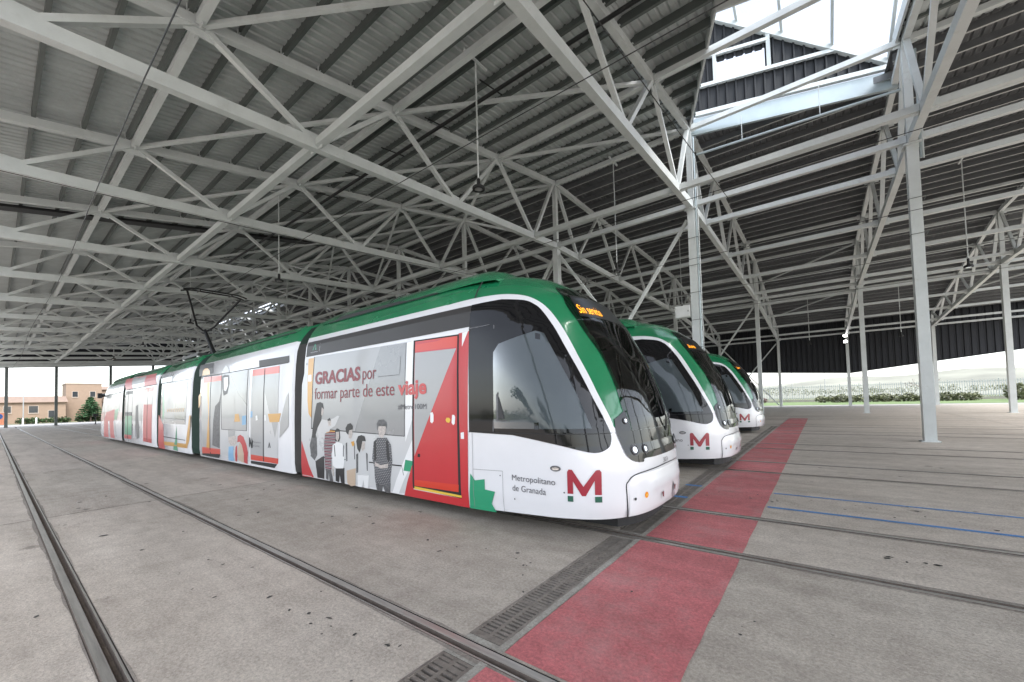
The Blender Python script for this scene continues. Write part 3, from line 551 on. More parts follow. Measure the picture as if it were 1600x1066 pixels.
def plain_body(x0, x1):
    mb = MB(); prof = [(wz(z), z) for z in (.18, .3, .4, .8, 1.3, 1.7, 2.0, 2.3, 2.5, 2.65, 2.8, 2.89, 2.985, 3.05, 3.1, 3.17, 3.25, 3.3, 3.35, 3.39, 3.42, 3.44, 3.46, 3.48)]
    ring = [(-a, z) for a, z in prof]+[(a, z) for a, z in prof[::-1]]
    xs = [(x0, .96), (x0+.03, .985), (x0+.08, 1.0), (x1-.08, 1.0), (x1-.03, .985), (x1, .96)]; rows = []
    for x, s in xs:
        n = len(mb.v); rows.append(n); mb.v += [(x, y*s, z if z < 2.9 else 2.9+(z-2.9)*(1 if s == 1 else .9)) for y, z in ring]
    k = len(ring)
    for a, b in zip(rows, rows[1:]):
        for i in range(k-1):
            zm = (ring[i][1]+ring[i+1][1])/2
            mb.f.append((a+i, b+i, b+i+1, a+i+1)); mb.m.append(mb.mi('white' if zm < 2.985 else 'green'))
    for a, fl in ((rows[0], 0), (rows[-1], 1)):
        mb.f.append(tuple(range(a, a+k))); mb.m.append(mb.mi('black'))
    return mb
def nose_parts(body, tail=False, wrapped=False, number=True):
    S = lambda s, e: side_map(s, e, tail)
    T = (lambda p: [(TAIL-a, b) for a, b in p]) if tail else (lambda p: p)
    for s in (-1, 1):
        wp = smooth_poly(WHITE_OUT)
        mb = MB(); patch(mb, T(wp+[(-1.80, 1.19), (-3.9, 1.19), (-4.209, 1.19)]), S(s, .004), 'white', .06); mb.build('white_side_skin', body, smooth=True, fixn=False)
        mb = MB(); g = [GLASS[0]]+smooth_poly(GLASS[1:-1])+[GLASS[-1]]
        patch(mb, T(g), S(s, .009), 'vgrey' if tail and wrapped else 'gloss', .06, hole=None if tail else CLEAR)
        if not (tail and wrapped):
            patch(mb, T(CLEAR), S(s, .009), 'gloss' if tail else 'cabglass', .06)
            patch(mb, T([(-3.711, 1.186), (-1.867, 1.186), (-1.867, 1.194), (-3.711, 1.194)]), S(s, .015), 'black', .08)
            patch(mb, T([(-3.71, 2.55), (-3.36, 2.56), (-3.36, 2.57), (-3.71, 2.565)]), S(s, .015), 'vchar', None)
            patch(mb, T([(-3.295, 1.2), (-3.28, 1.2), (-3.28, 2.55), (-3.295, 2.55)]), S(s, .015), 'vchar', None)
            patch(mb, T([(-2.66, 1.24), (-2.60, 1.24), (-2.66, 2.37), (-2.72, 2.39)]), S(s, .015), 'gloss', None)
            patch(mb, T([(-3.2, 1.36), (-3.1, 1.36), (-3.19, 1.63), (-3.2, 1.63)]), S(s, .015), 'vblack', None)
            patch(mb, T([(-3.23, 1.33), (-3.07, 1.33), (-3.07, 1.345), (-3.2, 1.345), (-3.2, 1.7), (-3.23, 1.66)]), S(s, .015), 'vchar', None)
        mb.build('side_window', body, smooth=True, fixn=False)
    if tail: return
    # cab interior
    mb = MB(); mb.box(-3.72, -1.95, -1.0, 1.0, .93, .98, 'vblack'); mb.build('cab_floor', body)
    mb = MB(); mb.box(-3.74, -3.70, -1.2, 1.2, .98, 2.8, 'vchar'); mb.box(-3.70, -3.69, -.45, .35, 1.1, 2.6, 'vblack'); mb.box(-3.70, -3.68, -1.0, -.6, 1.4, 2.3, 'vlight'); mb.build('cab_partition', body)
    mb = MB(); mb.box(-3.70, -2.75, -.95, .95, 2.62, 2.68, 'vchar'); mb.box(-2.75, -2.55, -.55, .55, 2.52, 2.64, 'vblack'); mb.build('cab_ceiling', body)
    mb = MB(); mb.prism([(-2.55, .98), (-1.95, .98), (-1.80, 1.20), (-2.05, 1.32), (-2.55, 1.22)], 'y', -.78, .78, 'vblack')
    for y in (-.45, .1): mb.box(-2.42, -2.38, y-.16, y+.16, 1.2, 1.48, 'vblack'); mb.box(-2.425, -2.42, y-.14, y+.14, 1.23, 1.46, 'vchar')
    mb.box(-2.5, -2.2, .35, .7, 1.2, 1.5, 'vchar'); mb.build('dashboard', body)
    mb = MB(); mb.box(-3.2, -2.75, -.25, .25, 1.3, 1.42, 'vblack'); mb.beam((-3.12, 0, 1.42), (-3.25, 0, 2.1), .46, .10, 'vblack'); mb.box(-3.36, -3.2, -.14, .14, 2.1, 2.32, 'vblack'); mb.tube([(-3, 0, .98), (-3, 0, 1.32)], .07, 'vchar', 8); mb.build('driver_seat', body)
    for s in (-1, 1):
        mb = MB(); mb.prism([(-3.25, 2.26), (-2.70, 2.40), (-2.72, 2.22), (-3.25, 2.06)], 'y', s*1.12, s*1.13, 'vlight'); mb.build('sun_blind', body)
    # windscreen, light panel, bumper
    F = front_map
    mir = lambda p: p+[(-a, b) for a, b in p[::-1] if a < -1e-6]
    mb = MB(); wsl = smooth_poly(WS, 3); patch(mb, mir(wsl+[(-.74, 1.2), (0, 1.195)]), F(.007), 'screenglass', .06)
    ws = mb.build('windscreen', body, smooth=True, fixn=False)
    mb = MB(); patch(mb, mir([(0, 1.193), (-.74, 1.2), (-.77, 1.43)]+smooth_poly(HL, 3)), F(.012), 'gloss', .05); lp = mb.build('light_panel', body, smooth=True, fixn=False)
    for s in (-1, 1):
        for c, r in (((s*.755, .985), .052), ((s*.56, .98), .045), ((s*.80, 1.315), .03)):
            mb = MB(); disc(mb, c, r*1.25, F(.015), 'vchar'); disc(mb, c, r, F(.018), 'lamp_dark'); disc(mb, c, r*.62, F(.021), 'chrome'); disc(mb, c, r*.4, F(.024), 'lamp_lens')
            cx = Vector(F(.02)(*c)); n = (Vector(F(.06)(*c))-cx).normalized()
            t1 = n.cross(Vector((0, 0, 1))).normalized(); t2 = t1.cross(n)
            mb.tube([cx+(t1*math.cos(2*math.pi*i/20)+t2*math.sin(2*math.pi*i/20))*r for i in range(21)], .009, 'vchar', 6, False)
            mb.build('headlight', lp, smooth=True, fixn=False)
    mb = MB()
    seam = smooth_poly([(-.917, .272), (-.93, .586), (-.90, .656), (-.81, .713), (-.559, .735), (0, .745)], 4); seam += [(-a, b) for a, b in seam[-2::-1]]
    for a, b in zip(seam, seam[1:]):
        d = Vector((b[0]-a[0], b[1]-a[1])).normalized(); nn = Vector((-d.y, d.x))*.007
        patch(mb, [(a[0]-nn.x, a[1]-nn.y), (b[0]-nn.x, b[1]-nn.y), (b[0]+nn.x, b[1]+nn.y), (a[0]+nn.x, a[1]+nn.y)], F(.0025), 'vblack', None)
    mb.build('bumper_seam', body, fixn=False)
    # rounded bumper shell, slightly proud of the body
    mb = MB(); zs = [.272, .285, .33, .42, .5, .56, .62, .68, .71]; ys = np.linspace(-.9, .9, 31); rows = []
    for z in zs:
        e = .018*math.sin(math.pi*min(1, max(0, (z-.27)/.44)))**.5+.004; n = len(mb.v); rows.append(n)
        lim = .9 if z < .6 else .9-.10*((z-.6)/.11)**2
        for y in ys:
            yy = y*lim/.9; ee = e*min(1, (1.02-abs(y)/.9)*8) if abs(y) > .8 else e
            lip = .018*math.exp(-((z-.56)/.03)**2)*(1 if abs(yy) < .55 else 0)
            mb.v.append(F(ee+lip)(yy, z))
    for a, b in zip(rows, rows[1:]):
        for i in range(len(ys)-1): mb.f.append((a+i, a+i+1, b+i+1, b+i)); mb.m.append(mb.mi('white'))
    bm_ = mb.build('bumper', body, smooth=True, fixn=False)
    for s in (-1, 1):
        mb = MB(); disc(mb, (s*.659, .477), .034, F(.026), 'amber'); disc(mb, (s*.659, .477), .012, F(.029), 'yellow')
        mb.build('indicator_lamp', bm_, fixn=False)
        mb = MB(); patch(mb, [(s*.20, .37), (s*.30, .37), (s*.30, .45), (s*.20, .45)], F(.027), 'vlight', None); patch(mb, [(s*.21, .38), (s*.25, .38), (s*.28, .44), (s*.21, .44)], F(.029), 'chrome', None); mb.build('reflector', bm_, fixn=False)
    mb = MB(); disc(mb, (-.835, .46), .016, F(.022), 'vblack'); disc(mb, (.835, .46), .016, F(.022), 'vblack'); mb.build('sensor_hole', bm_, fixn=False)
    mb = MB()
    for q in ([(-.06, .31), (-.035, .31), (.015, .46), (.0, .49)], [(.0, .49), (.015, .46), (.04, .35), (.02, .33), (.02, .30), (.07, .30), (.03, .48), (.012, .49)]): patch(mb, [(a+.16, b) for a, b in q], F(.027), 'text_grey', None)
    text(mb, 'Junta de Andalucía', (.02, .31, .280, .297), F(.022), 'text_grey')
    mb.build('emblem', bm_, fixn=False)
    mb = MB(); text(mb, number, (-.09, .09, .765, .82), F(.004), 'text_grey'); mb.build('lettering', body, fixn=False)
    # destination display and wiper
    mb = MB(); patch(mb, [(-.74, 2.60), (.74, 2.60), (.62, 2.93), (-.62, 2.93)], F(.010), 'ledbox', .05)
    dsp = mb.build('destination_display', ws, smooth=True, fixn=False)
    mb = MB(); text(mb, 'Sin servicio', (-.70, -.28 if wrapped else -.45, 2.645, 2.775 if wrapped else 2.73), F(.016), 'led', bold=-.008, step=.05, slant=.06); mb.build('display_lettering', body, fixn=False)
    mb = MB(); pts = [F(.02)(.25, 1.16), F(.05)(.24, 1.3), F(.045)(.26, 1.55), F(.03)(.28, 1.95)]
    mb.tube(pts, .011, 'black', 6); mb.tube([F(.018)(.22, 1.35), F(.018)(.30, 2.05)], .009, 'black', 6); disc(mb, (.25, 1.16), .03, F(.02), 'black'); mb.build('wiper', ws)
    # coupler cover under the nose
    mb = MB()
    for i, (r, z0, z1) in enumerate(((1, .09, .262),)):
        pr = [(xf(y, .3)-.16-.25*abs(y)**3, y) for y in np.linspace(-.75, .75, 13)]+[(-3.0, .8), (-3.0, -.8)]
        mb.prism(pr, 'z', z0, z1, 'black')
    mb.build('underframe', body)
    # side lettering, emblem and handle on the near side
    S1 = side_map(-1, .007)
    mb = MB(); text(mb, 'Metropolitano', (-3.014, -2.405, .598, .69), S1, 'text_grey', step=.1); mb.build('lettering', body, fixn=False); mb = MB(); text(mb, 'de Granada', (-3.01, -2.53, .497, .57), S1, 'text_grey', step=.1); mb.build('lettering', body, fixn=False)
    mb = MB()
    mpoly = [(-2.262, .543), (-2.262, .78), (-2.245, .807), (-2.208, .804), (-2.094, .625), (-1.975, .80), (-1.945, .805), (-1.927, .78), (-1.927, .538), (-1.987, .538), (-1.987, .69), (-2.072, .525), (-2.11, .525), (-2.20, .68), (-2.20, .543)]
    patch(mb, mpoly, S1, 'mred', .05)
    for x in (-2.262, -1.987): patch(mb, [(x, .458), (x+.062, .458), (x+.062, .52), (x, .52)], S1, 'mgreen', .05)
    mb.build('emblem', body, smooth=True, fixn=False)
    mb = MB(); c = (-2.40, .808); disc(mb, c, .066, S1, 'vchar', .032); disc(mb, c, .045, side_map(-1, .01), 'chrome', .018); mb.build('handle', body, fixn=False)
    for q in ([(-3.664, .2), (-3.658, .2), (-3.658, 1.18), (-3.664, 1.18)], [(-3.66, .70), (-3.16, .715), (-3.16, .72), (-3.66, .705)], [(-3.163, .2), (-3.158, .2), (-3.158, .72), (-3.163, .72)]):
        mb = MB(); patch(mb, q, side_map(-1, .0062), 'vgrey2', .1); mb.build('panel_seam', body, fixn=False)
    mb = MB()
    for q in ((-2.30, .55), (-2.98, .40), (-3.2, .66)): disc(mb, q, .009, S1, 'vblack', k=8)
    mb.build('rivet', body, fixn=False)

NAMES = {'panel': 'printed_panel', 'win': 'window', 'post': 'printed_panel', 'redsur': 'door_surround', 'star': 'printed_star', 'doorblk': 'door_seal', 'door': 'door', 'door2': 'door', 'btn': 'door_button', 'seam': 'panel_seam', 'step': 'door_step', 'emblemB': 'emblem'}
def make_tram(name, label, wrapped, number, loc):
    root = empty(name, loc); tag(root, label, 'tram', 'low floor trams parked side by side in the depot')
    spans = {'A': (-8.35, None), 'B': (-15.1, -8.83), 'C': (-19.72, -15.97), 'D': (-26.48, -20.36), 'E': (None, -26.93)}
    bodies = {}
    for k, (a, b) in spans.items():
        mb = nose_body(a) if k == 'A' else (nose_body(TAIL+26.93, True) if k == 'E' else plain_body(a, b))
        # mb for E is built in mirrored coordinates
        o = mb.build('car_body', root, smooth=True, angle=38); bodies[k] = o
    nose_parts(bodies['A'], False, wrapped, number); nose_parts(bodies['E'], True, wrapped)
    # roof fairings
    for k, (x0, x1, f0, f1) in {'A': (-8.15, -3.5, .05, .55), 'B': (-14.9, -9.0, .05, .05), 'C': (-19.55, -16.1, .05, .05), 'D': (-26.3, -20.5, .05, .05), 'E': (-31.9, -27.1, .55, .05)}.items():
        mb = MB(); hgt = 3.60 if k in 'AE' else 3.52
        prof = [(-1.03, 3.255), (-1.0, 3.30), (-.93, 3.37), (-.8, hgt-.14), (-.62, hgt-.05), (-.4, hgt-.015), (0, hgt), (.4, hgt-.015), (.62, hgt-.05), (.8, hgt-.14), (.93, 3.37), (1.0, 3.30), (1.03, 3.255)]
        rows = []
        xs = [x0+f0*t for t in (0, .3, .65, 1)]+[x1-f1*t for t in (1, .75, .5, .25, 0)]
        hs_ = [.55, .85, .97, 1, 1, .97, .88, .7, .3]
        for x, hh in zip(xs, hs_):
            n = len(mb.v); rows.append(n); mb.v += [(x, y*(.9+.1*hh), 3.25+(z-3.25)*hh) for y, z in prof]
        kk = len(prof)
        for a, b in zip(rows, rows[1:]):
            for i in range(kk-1): mb.f.append((a+i, b+i, b+i+1, a+i+1)); mb.m.append(mb.mi('green'))
        for a in (rows[0], rows[-1]): mb.f.append(tuple(range(a, a+kk))); mb.m.append(mb.mi('green'))
        fo = mb.build('roof_fairing', bodies[k], smooth=True, angle=40)
        for s in (-1, 1):
            mb = MB(); mb.beam((x0+.3, s*1.03, 3.258), (x1-1.1 if k == 'A' else x1-.3, s*1.03, 3.258), .02, .02, 'black')
            if k == 'A': mb.prism([(-7.7, 3.245), (-5.2, 3.25), (-5.55, 3.30), (-7.4, 3.32)], 'y', s*1.0, s*1.035, 'black')
            mb.build('roof_gap', bodies[k])
        if k == 'A':
            for x in (-3.68, -5.9):
                mb = MB(); pr = [(-wz(z)-.003, z) for z in (2.99, 3.05, 3.1, 3.17, 3.25)] if x == -3.68 else [(-1.035, 3.26), (-1.0, 3.31), (-.93, 3.385), (-.8, hgt-.125), (-.62, hgt-.038)]
                for p, q in zip(pr, pr[1:]): mb.beam((x, p[0], p[1]), (x, q[0], q[1]), .012, .012, 'vblack', (1, 0, 0))
                mb.build('panel_seam', bodies[k])
    # gangway bellows between the cars
    for a, b in ((-8.85, -8.33), (-15.99, -15.08), (-20.38, -19.70), (-26.95, -26.46)):
        mb = MB(); n = 9; rows = []; zs = [.22, .4, 1.3, 2.0, 2.5, 2.8, 2.95, 3.1, 3.25, 3.35, 3.42, 3.46]
        prof = [(-wz(z), z) for z in zs]+[(wz(z), z) for z in zs[::-1]]
        for i in range(2*n+1):
            x = a+(b-a)*i/(2*n); s = .975 if i % 2 else .925; n0 = len(mb.v); rows.append(n0); mb.v += [(x, y*s, .22+(z-.22)*(.985 if i % 2 else .97)) for y, z in prof]
        k = len(prof)
        for r0, r1 in zip(rows, rows[1:]):
            for i in range(k-1):
                zm = (prof[i][1]+prof[i+1][1])/2
                mb.f.append((r0+i, r1+i, r1+i+1, r0+i+1)); mb.m.append(mb.mi('dgreen' if zm > 2.95 or a < -9 else 'bellow'))
        mb.build('gangway_bellow', root)
    # bogies
    for xc in (-4.9, -17.8, -30.5):
        mb = MB(); mb.box(xc-1.3, xc+1.3, -.95, .95, .22, .45, 'black'); bo = mb.build('bogie', root)
        for dx in (-.9, .9):
            for s in (-1, 1):
                mb = MB(); mb.tube([(xc+dx, s*.66, .29), (xc+dx, s*.80, .29)], .285, 'rust', 24); mb.build('wheel', bo)
    mb = MB(); mb.box(-31, -3.4, -1.15, 1.15, .19, .30, 'black'); mb.build('underfloor', root)
    # windows and doors
    if wrapped:
        groups = {}; cnt = {}
        for part, nm, mm, poly in WRAP:
            cnt[part] = cnt.get(part, 0)+1
            key = (part, nm)
            mbx = groups.setdefault(key, MB())
            patch(mbx, poly, side_map(-1, .005+.00008*cnt[part], part == 'E'), mm, .07, None, .3 if part == 'E' else 2.0)
        for (part, nm), mbx in groups.items():
            mbx.build(NAMES.get(nm, 'printed_figure'), bodies[part], fixn=False)
        A = bodies['A']; e = .03
        mb = MB(); patch(mb, [(-8.3, 2.585), (-3.70, 2.585), (-3.70, 2.885), (-8.3, 2.885)], side_map(-1, .008), 'band', .07, None, 2.0); mb.build('header_band', A, fixn=False)
        mb = MB()
        for s_, m_, x0, x1, z0, z1, bold in (('GRACIAS', 'vdred', -7.871, -6.287, 2.0, 2.25, .035), ('por', 'vdred', -6.216, -5.82, 1.935, 2.16, .0), ('formar parte de este', 'vdred', -7.878, -5.325, 1.645, 1.935, -.002), ('viaje', 'vred', -5.23, -4.556, 1.64, 1.93, .035), ('#Metro100M', 'text_grey', -5.23, -4.558, 1.487, 1.575, .0)):
            mb = MB(); text(mb, s_, (x0, x1, z0, z1), side_map(-1, .0114), m_, bold, .07); mb.build('lettering', A, fixn=False)
        mb = MB(); text(mb, '303', (-8.29, -8.2, 2.42, 2.46), side_map(-1, .006), 'text_grey')
        mb.build('lettering', A, fixn=False)
        mb = MB(); S1 = side_map(-1, .0105)
        for q in ([(-8.05, 2.70), (-8.02, 2.70), (-7.965, 2.80), (-7.985, 2.815)], [(-7.985, 2.815), (-7.96, 2.80), (-7.93, 2.735), (-7.95, 2.72), (-7.95, 2.70), (-7.895, 2.70), (-7.945, 2.81), (-7.97, 2.82)]): patch(mb, q, S1, 'vgreen', None)
        patch(mb, [(-7.775, 2.65), (-7.768, 2.65), (-7.768, 2.82), (-7.775, 2.82)], S1, 'vlight', None)
        text(mb, 'Junta de Andalucía', (-8.12, -7.83, 2.645, 2.67), S1, 'vlight')
        mb.build('emblem', A, fixn=False)
    for k, wins in {'A': [(-8.0, -5.05)], 'B': [(-13.15, -11.3)], 'C': [(-19.4, -16.3)], 'D': [(-24.6, -22.65)], 'E': [(-31.4, -27.3)]}.items():
        for x0, x1 in wins:
            for s in ((1,) if wrapped else (1, -1)):
                mb = MB(); patch(mb, [(x0, 1.07), (x1, 1.07), (x1, 2.55), (x0, 2.55)], side_map(s, .006, k == 'E'), 'gloss', .07); mb.build('window', bodies[k], smooth=True, fixn=False)
    for k, ds in {'A': [(-4.87, -3.93)], 'B': [(-14.8, -13.22), (-11.05, -9.5)], 'D': [(-26.2, -24.75), (-22.42, -20.92)]}.items():
        for x0, x1 in ds:
            for s in ((1,) if wrapped else (1, -1)):
                mb = MB(); patch(mb, [(x0-.04, .29), (x1+.04, .29), (x1+.04, 2.56), (x0-.04, 2.56)], side_map(s, .004), 'black', .07); patch(mb, [(x0, .33), (x1, .33), (x1, 2.52), (x0, 2.52)], side_map(s, .008), 'white', .07)
                patch(mb, [(x0+.1, .8), (x1-.1, .8), (x1-.1, 2.42), (x0+.1, 2.42)], side_map(s, .012), 'gloss', .07); mb.build('door', bodies[k], smooth=True, fixn=False)
    # module end names for the plain print of the rear cars
    if wrapped:
        mb = MB(); S1 = side_map(-1, .0112)
        for i in range(9): patch(mb, [(-18.7+.24*i, 1.53), (-18.62+.24*i, 1.53), (-18.56+.24*i, 1.64), (-18.62+.24*i, 1.65)], S1, 'vorange', None)
        mb.build('printed_strokes', bodies['C'], fixn=False)
        mb = MB(); text(mb, 'Metropolitano', (-10.9, -10.45, .74, .79), S1, 'text_grey'); mb.build('lettering', bodies['B'], fixn=False); mb = MB(); text(mb, 'de Granada', (-10.9, -10.52, .66, .71), S1, 'text_grey'); mb.build('lettering', bodies['B'], fixn=False)
        # rear camera on the tail
        mb = MB(); mb.tube([(-32.1, -1.28, 2.5), (-32.15, -1.42, 2.52)], [.05, .05], 'black', 8); mb.box(-32.26, -32.04, -1.56, -1.40, 2.38, 2.66, 'black'); mb.build('mirror_camera', bodies['E'])
    # pantograph on the middle car
    mb = MB(); mb.box(-19.4, -17.5, -.75, .75, 3.50, 3.60, 'cable')
    for x in (-19.3, -17.6):
        for y in (-.7, .7): mb.tube([(x, y, 3.40), (x, y, 3.62)], .05, 'vlight', 8)
    pg = mb.build('pantograph', bodies['C'])
    return root, bodies

tram1, b1 = make_tram('tram', 'wrapped tram with school children print and red doors nearest the camera', True, '303', (0, 5.15, 0))
tram2, b2 = make_tram('tram', 'plain white and green tram between the wrapped tram and the white column', False, '304', (.05, 10.13, 0))
tram3, b3 = make_tram('tram', 'farthest plain tram at the far end of the row behind the white column', False, '305', (-.37, 19.45, 0))
for root, bodies, raised in ((tram1, b1, True), (tram2, b2, False), (tram3, b3, False)):
    pg = [c for c in bodies['C'].children if c.name.startswith('pantograph')][0]
    kn, hd, base = ((-19.5, 4.72), (-18.3, 5.95), (-18.35, 3.62)) if raised else ((-19.4, 3.72), (-17.8, 3.86), (-17.7, 3.62))
    mb = MB(); mb.tube([(base[0], 0, base[1]), (kn[0], 0, kn[1])], [.085, .06], 'cable', 8)
    for s in (-1, 1): mb.tube([(kn[0], s*.06, kn[1]), (kn[0]+.05, s*.28, kn[1]+.18) if raised else (kn[0]+.3, s*.3, kn[1]+.03), (hd[0], s*(.85 if raised else .55), hd[1])], .036, 'cable', 8)
    mb.tube([(kn[0]-.03, -.3, kn[1]+(hd[1]-kn[1])*.35), (kn[0]-.03, .3, kn[1]+(hd[1]-kn[1])*.35)], .018, 'cable', 6)
    mb.tube([(base[0]-.25, .12, base[1]), (kn[0]+.2, .05, kn[1]-.2)], .02, 'cable', 6)
    mb2 = MB()
    for dx in (-.16, .16):
        mb2.tube([(hd[0]+dx, y, hd[1]+.09-(.22*max(0, abs(y)-.68)**1.3*1.6)) for y in np.linspace(-1.0, 1.0, 17)], .030, 'cable', 6)
    for y in (-.5, .5): mb2.tube([(hd[0]-.18, y, hd[1]+.05), (hd[0]+.18, y, hd[1]+.05)], .02, 'cable', 6)
    # sub-parts of the tram hang under its middle car
    mb.build('pantograph_arm', bodies['C']); mb2.build('pantograph_head', bodies['C'])
# ------------------------------------------------------------------ ground, floor slab with rail slots, walkway
TRACKS = [1.17, 5.15, 10.13, 14.24, 19.62, 23.55, 29.5, 33.4]
GAUGE = .71                       # half gauge, to the groove
X0, X1 = -84.0, 46.0
def ground():
    mt, N, L, b = nodes('ground_grass')
    tc = N.new('ShaderNodeTexCoord'); n = N.new('ShaderNodeTexNoise'); n.inputs['Scale'].default_value = .12; n.inputs['Detail'].default_value = 8
    L.new(tc.outputs['Object'], n.inputs['Vector']); r = N.new('ShaderNodeValToRGB'); e = r.color_ramp.elements
    e[0].position = .35; e[0].color = (.09, .12, .04, 1); e[1].position = .65; e[1].color = (.22, .20, .12, 1)
    L.new(n.outputs[0], r.inputs[0]); L.new(r.outputs[0], b.inputs['Base Color']); b.inputs['Roughness'].default_value = .95
    M['grass'] = mt
    mb = MB(); S = 4000
    mb.face([(-S, -S, -.16), (S, -S, -.16), (S, S, -.16), (-S, S, -.16)], 'grass')
    tag(mb.build('ground', fixn=False), kind='structure')
ground()
drain = (-1.985, -1.715)
rails_y = sorted([t+s*GAUGE for t in TRACKS for s in (-1, 1)])
SLOT = .064
mb = MB()
ys = [-30.0]
for y in rails_y: ys += [y-SLOT, y+SLOT]
ys.append(58.6)
xs = [X0, drain[0], drain[1], X1]
for i in range(len(ys)-1):
    if i % 2: continue
    for j in range(3):
        if j == 1 and ys[i] > 21: mb.face([(xs[1], ys[i], 0), (xs[2], ys[i], 0), (xs[2], ys[i+1], 0), (xs[1], ys[i+1], 0)], 'floor'); continue
        if j == 1 and i > 0:
            for q0, q1 in ((ys[i], ys[i]+.055), (ys[i+1]-.055, ys[i+1])): mb.face([(xs[1], q0, 0), (xs[2], q0, 0), (xs[2], q1, 0), (xs[1], q1, 0)], 'curb'); mb.face([(xs[1], q0 if q0 > ys[i] else q1, 0), (xs[2], q0 if q0 > ys[i] else q1, 0), (xs[2], q0 if q0 > ys[i] else q1, -.14), (xs[1], q0 if q0 > ys[i] else q1, -.14)], 'pit')
            continue
        x0, x1 = xs[j], xs[j+1]
        if j == 1: y1_ = ys[i+1]-.75; mb.face([(x0, ys[i], 0), (x1, ys[i], 0), (x1, y1_, 0), (x0, y1_, 0)], 'floor'); continue
        n = max(1, int((x1-x0)/7.3))
        for k in range(n):
            a, c = x0+(x1-x0)*k/n, x0+(x1-x0)*(k+1)/n
            mb.face([(a, ys[i], 0), (c, ys[i], 0), (c, ys[i+1], 0), (a, ys[i+1], 0)], random.choice(('floor', 'floor', 'floor_b', 'floor_c')))
for y in rails_y:                                     # slot walls and bed
    for s in (-1, 1): mb.face([(X0, y+s*SLOT, 0), (X1, y+s*SLOT, 0), (X1, y+s*SLOT, -.09), (X0, y+s*SLOT, -.09)], 'pit')
    mb.face([(X0, y-SLOT, -.09), (X1, y-SLOT, -.09), (X1, y+SLOT, -.09), (X0, y+SLOT, -.09)], 'pit')
mb.face([(drain[0], -2, -.14), (drain[1], -2, -.14), (drain[1], 58.6, -.14), (drain[0], 58.6, -.14)], 'pit')
mb.face([(X0, -30, -.158), (X1, -30, -.158), (X1, -30, 0), (X0, -30, 0)], 'curb'); mb.face([(X0, 58.6, -.158), (X1, 58.6, -.158), (X1, 58.6, 0), (X0, 58.6, 0)], 'curb')
tag(mb.build('hall_floor', fixn=False), kind='structure')
# joints and cracks in the slab, as thin dark sheets
mb = MB()
JX = [X0+(drain[0]-X0)*k/int((drain[0]-X0)/7.3) for k in range(1, int((drain[0]-X0)/7.3))]+[drain[1]+(X1-drain[1])*k/int((X1-drain[1])/7.3) for k in range(1, int((X1-drain[1])/7.3))]
for x in JX:
    for a, b in zip([-30]+[y+SLOT for y in rails_y], [y-SLOT for y in rails_y]+[58.6]):
        if b-a < .1: continue
        k = max(2, int((b-a)/.5)); pts = [(x+random.uniform(-.012, .012), a+(b-a)*i/k) for i in range(k+1)]
        for p, q in zip(pts, pts[1:]): mb.face([(p[0]-.009, p[1], .003), (p[0]+.009, p[1], .003), (q[0]+.009, q[1], .003), (q[0]-.009, q[1], .003)], 'stain')
tag(mb.build('floor_joints', fixn=False), kind='structure')

for i, t in enumerate(TRACKS):
    root = empty('tram_track', (0, t, 0))
    desc = ['nearest embedded tram track, running past the camera beside the wrapped tram', 'embedded tram track under the wrapped tram', 'embedded tram track under the middle tram', 'empty embedded tram track just in front of the white columns', 'embedded tram track under the farthest tram', 'second empty tram track beyond the white columns', 'third empty tram track beyond the white columns', 'farthest embedded tram track near the dark cladding wall'][i]
    tag(root, desc, 'tram track', 'parallel tram tracks in the depot floor')
    xa = X0 if i else X0+6
    for s in (-1, 1):
        mb = MB()
        o = .0 if s > 0 else 0                        # cross-section: head outside, groove, thin lip inside
        P = lambda u: s*GAUGE+s*u                     # u > 0 is outwards
        def strip(u0, z0, u1, z1, m): mb.face([(xa, P(u0), z0), (X1, P(u0), z0), (X1, P(u1), z1), (xa, P(u1), z1)], m)
        strip(.064, -.01, .050, .003, 'rust'); strip(.050, .003, .006, .003, 'steel'); strip(.006, .003, -.002, -.001, 'steel'); strip(-.002, .001, -.004, -.045, 'rust')
        strip(-.004, -.045, -.040, -.045, 'rust'); strip(-.040, -.045, -.044, .002, 'rust'); strip(-.044, .002, -.056, .002, 'steel'); strip(-.056, .002, -.064, -.01, 'rust')
        mb2 = MB()
        mb.build('rail', root, fixn=False)
# red painted walkway with the pale kerb strip, cut at the rails
segs = list(zip([-2.0]+[y+SLOT for y in rails_y], [y-SLOT for y in rails_y]+[58.5]))
mb = MB(); mc = MB()
def wavy(mb, x0, x1, a, b, z, m, amp, nseg):
    n = max(2, nseg); e0 = [x0+random.uniform(-amp, amp) for _ in range(n+1)]; e1 = [x1+random.uniform(-amp, amp) for _ in range(n+1)]
    for i in range(n):
        ya, yb = a+(b-a)*i/n, a+(b-a)*(i+1)/n
        mb.face([(e0[i], ya, z), (e1[i], ya, z), (e1[i+1], yb, z), (e0[i+1], yb, z)], m)
for a, b in segs:
    if a > 29.5: continue
    if b-a < .1: continue
    wavy(mb, -1.652, -.685, a+.02, b-.02, .004, 'red', .006, int((b-a)*4))
    wavy(mc, -1.712, -1.656, a, b, .004, 'curb', .003, int((b-a)*4))
tag(mb.build('red_walkway', fixn=False), kind='structure'); tag(mc.build('walkway_kerb_strip', fixn=False), kind='structure')
for y, wd in ((6.56, .075), (7.5, .06)):
    mb = MB(); wavy2 = None
    n = 60
    for i in range(n):
        xa, xb = -.66+30*i/n, -.66+30*(i+1)/n
        mb.face([(xa, y-wd/2, .004), (xb, y-wd/2, .004), (xb, y+wd/2, .004), (xa, y+wd/2, .004)], 'blue')
    tag(mb.build('blue_floor_line', fixn=False), kind='structure')
mb = MB()
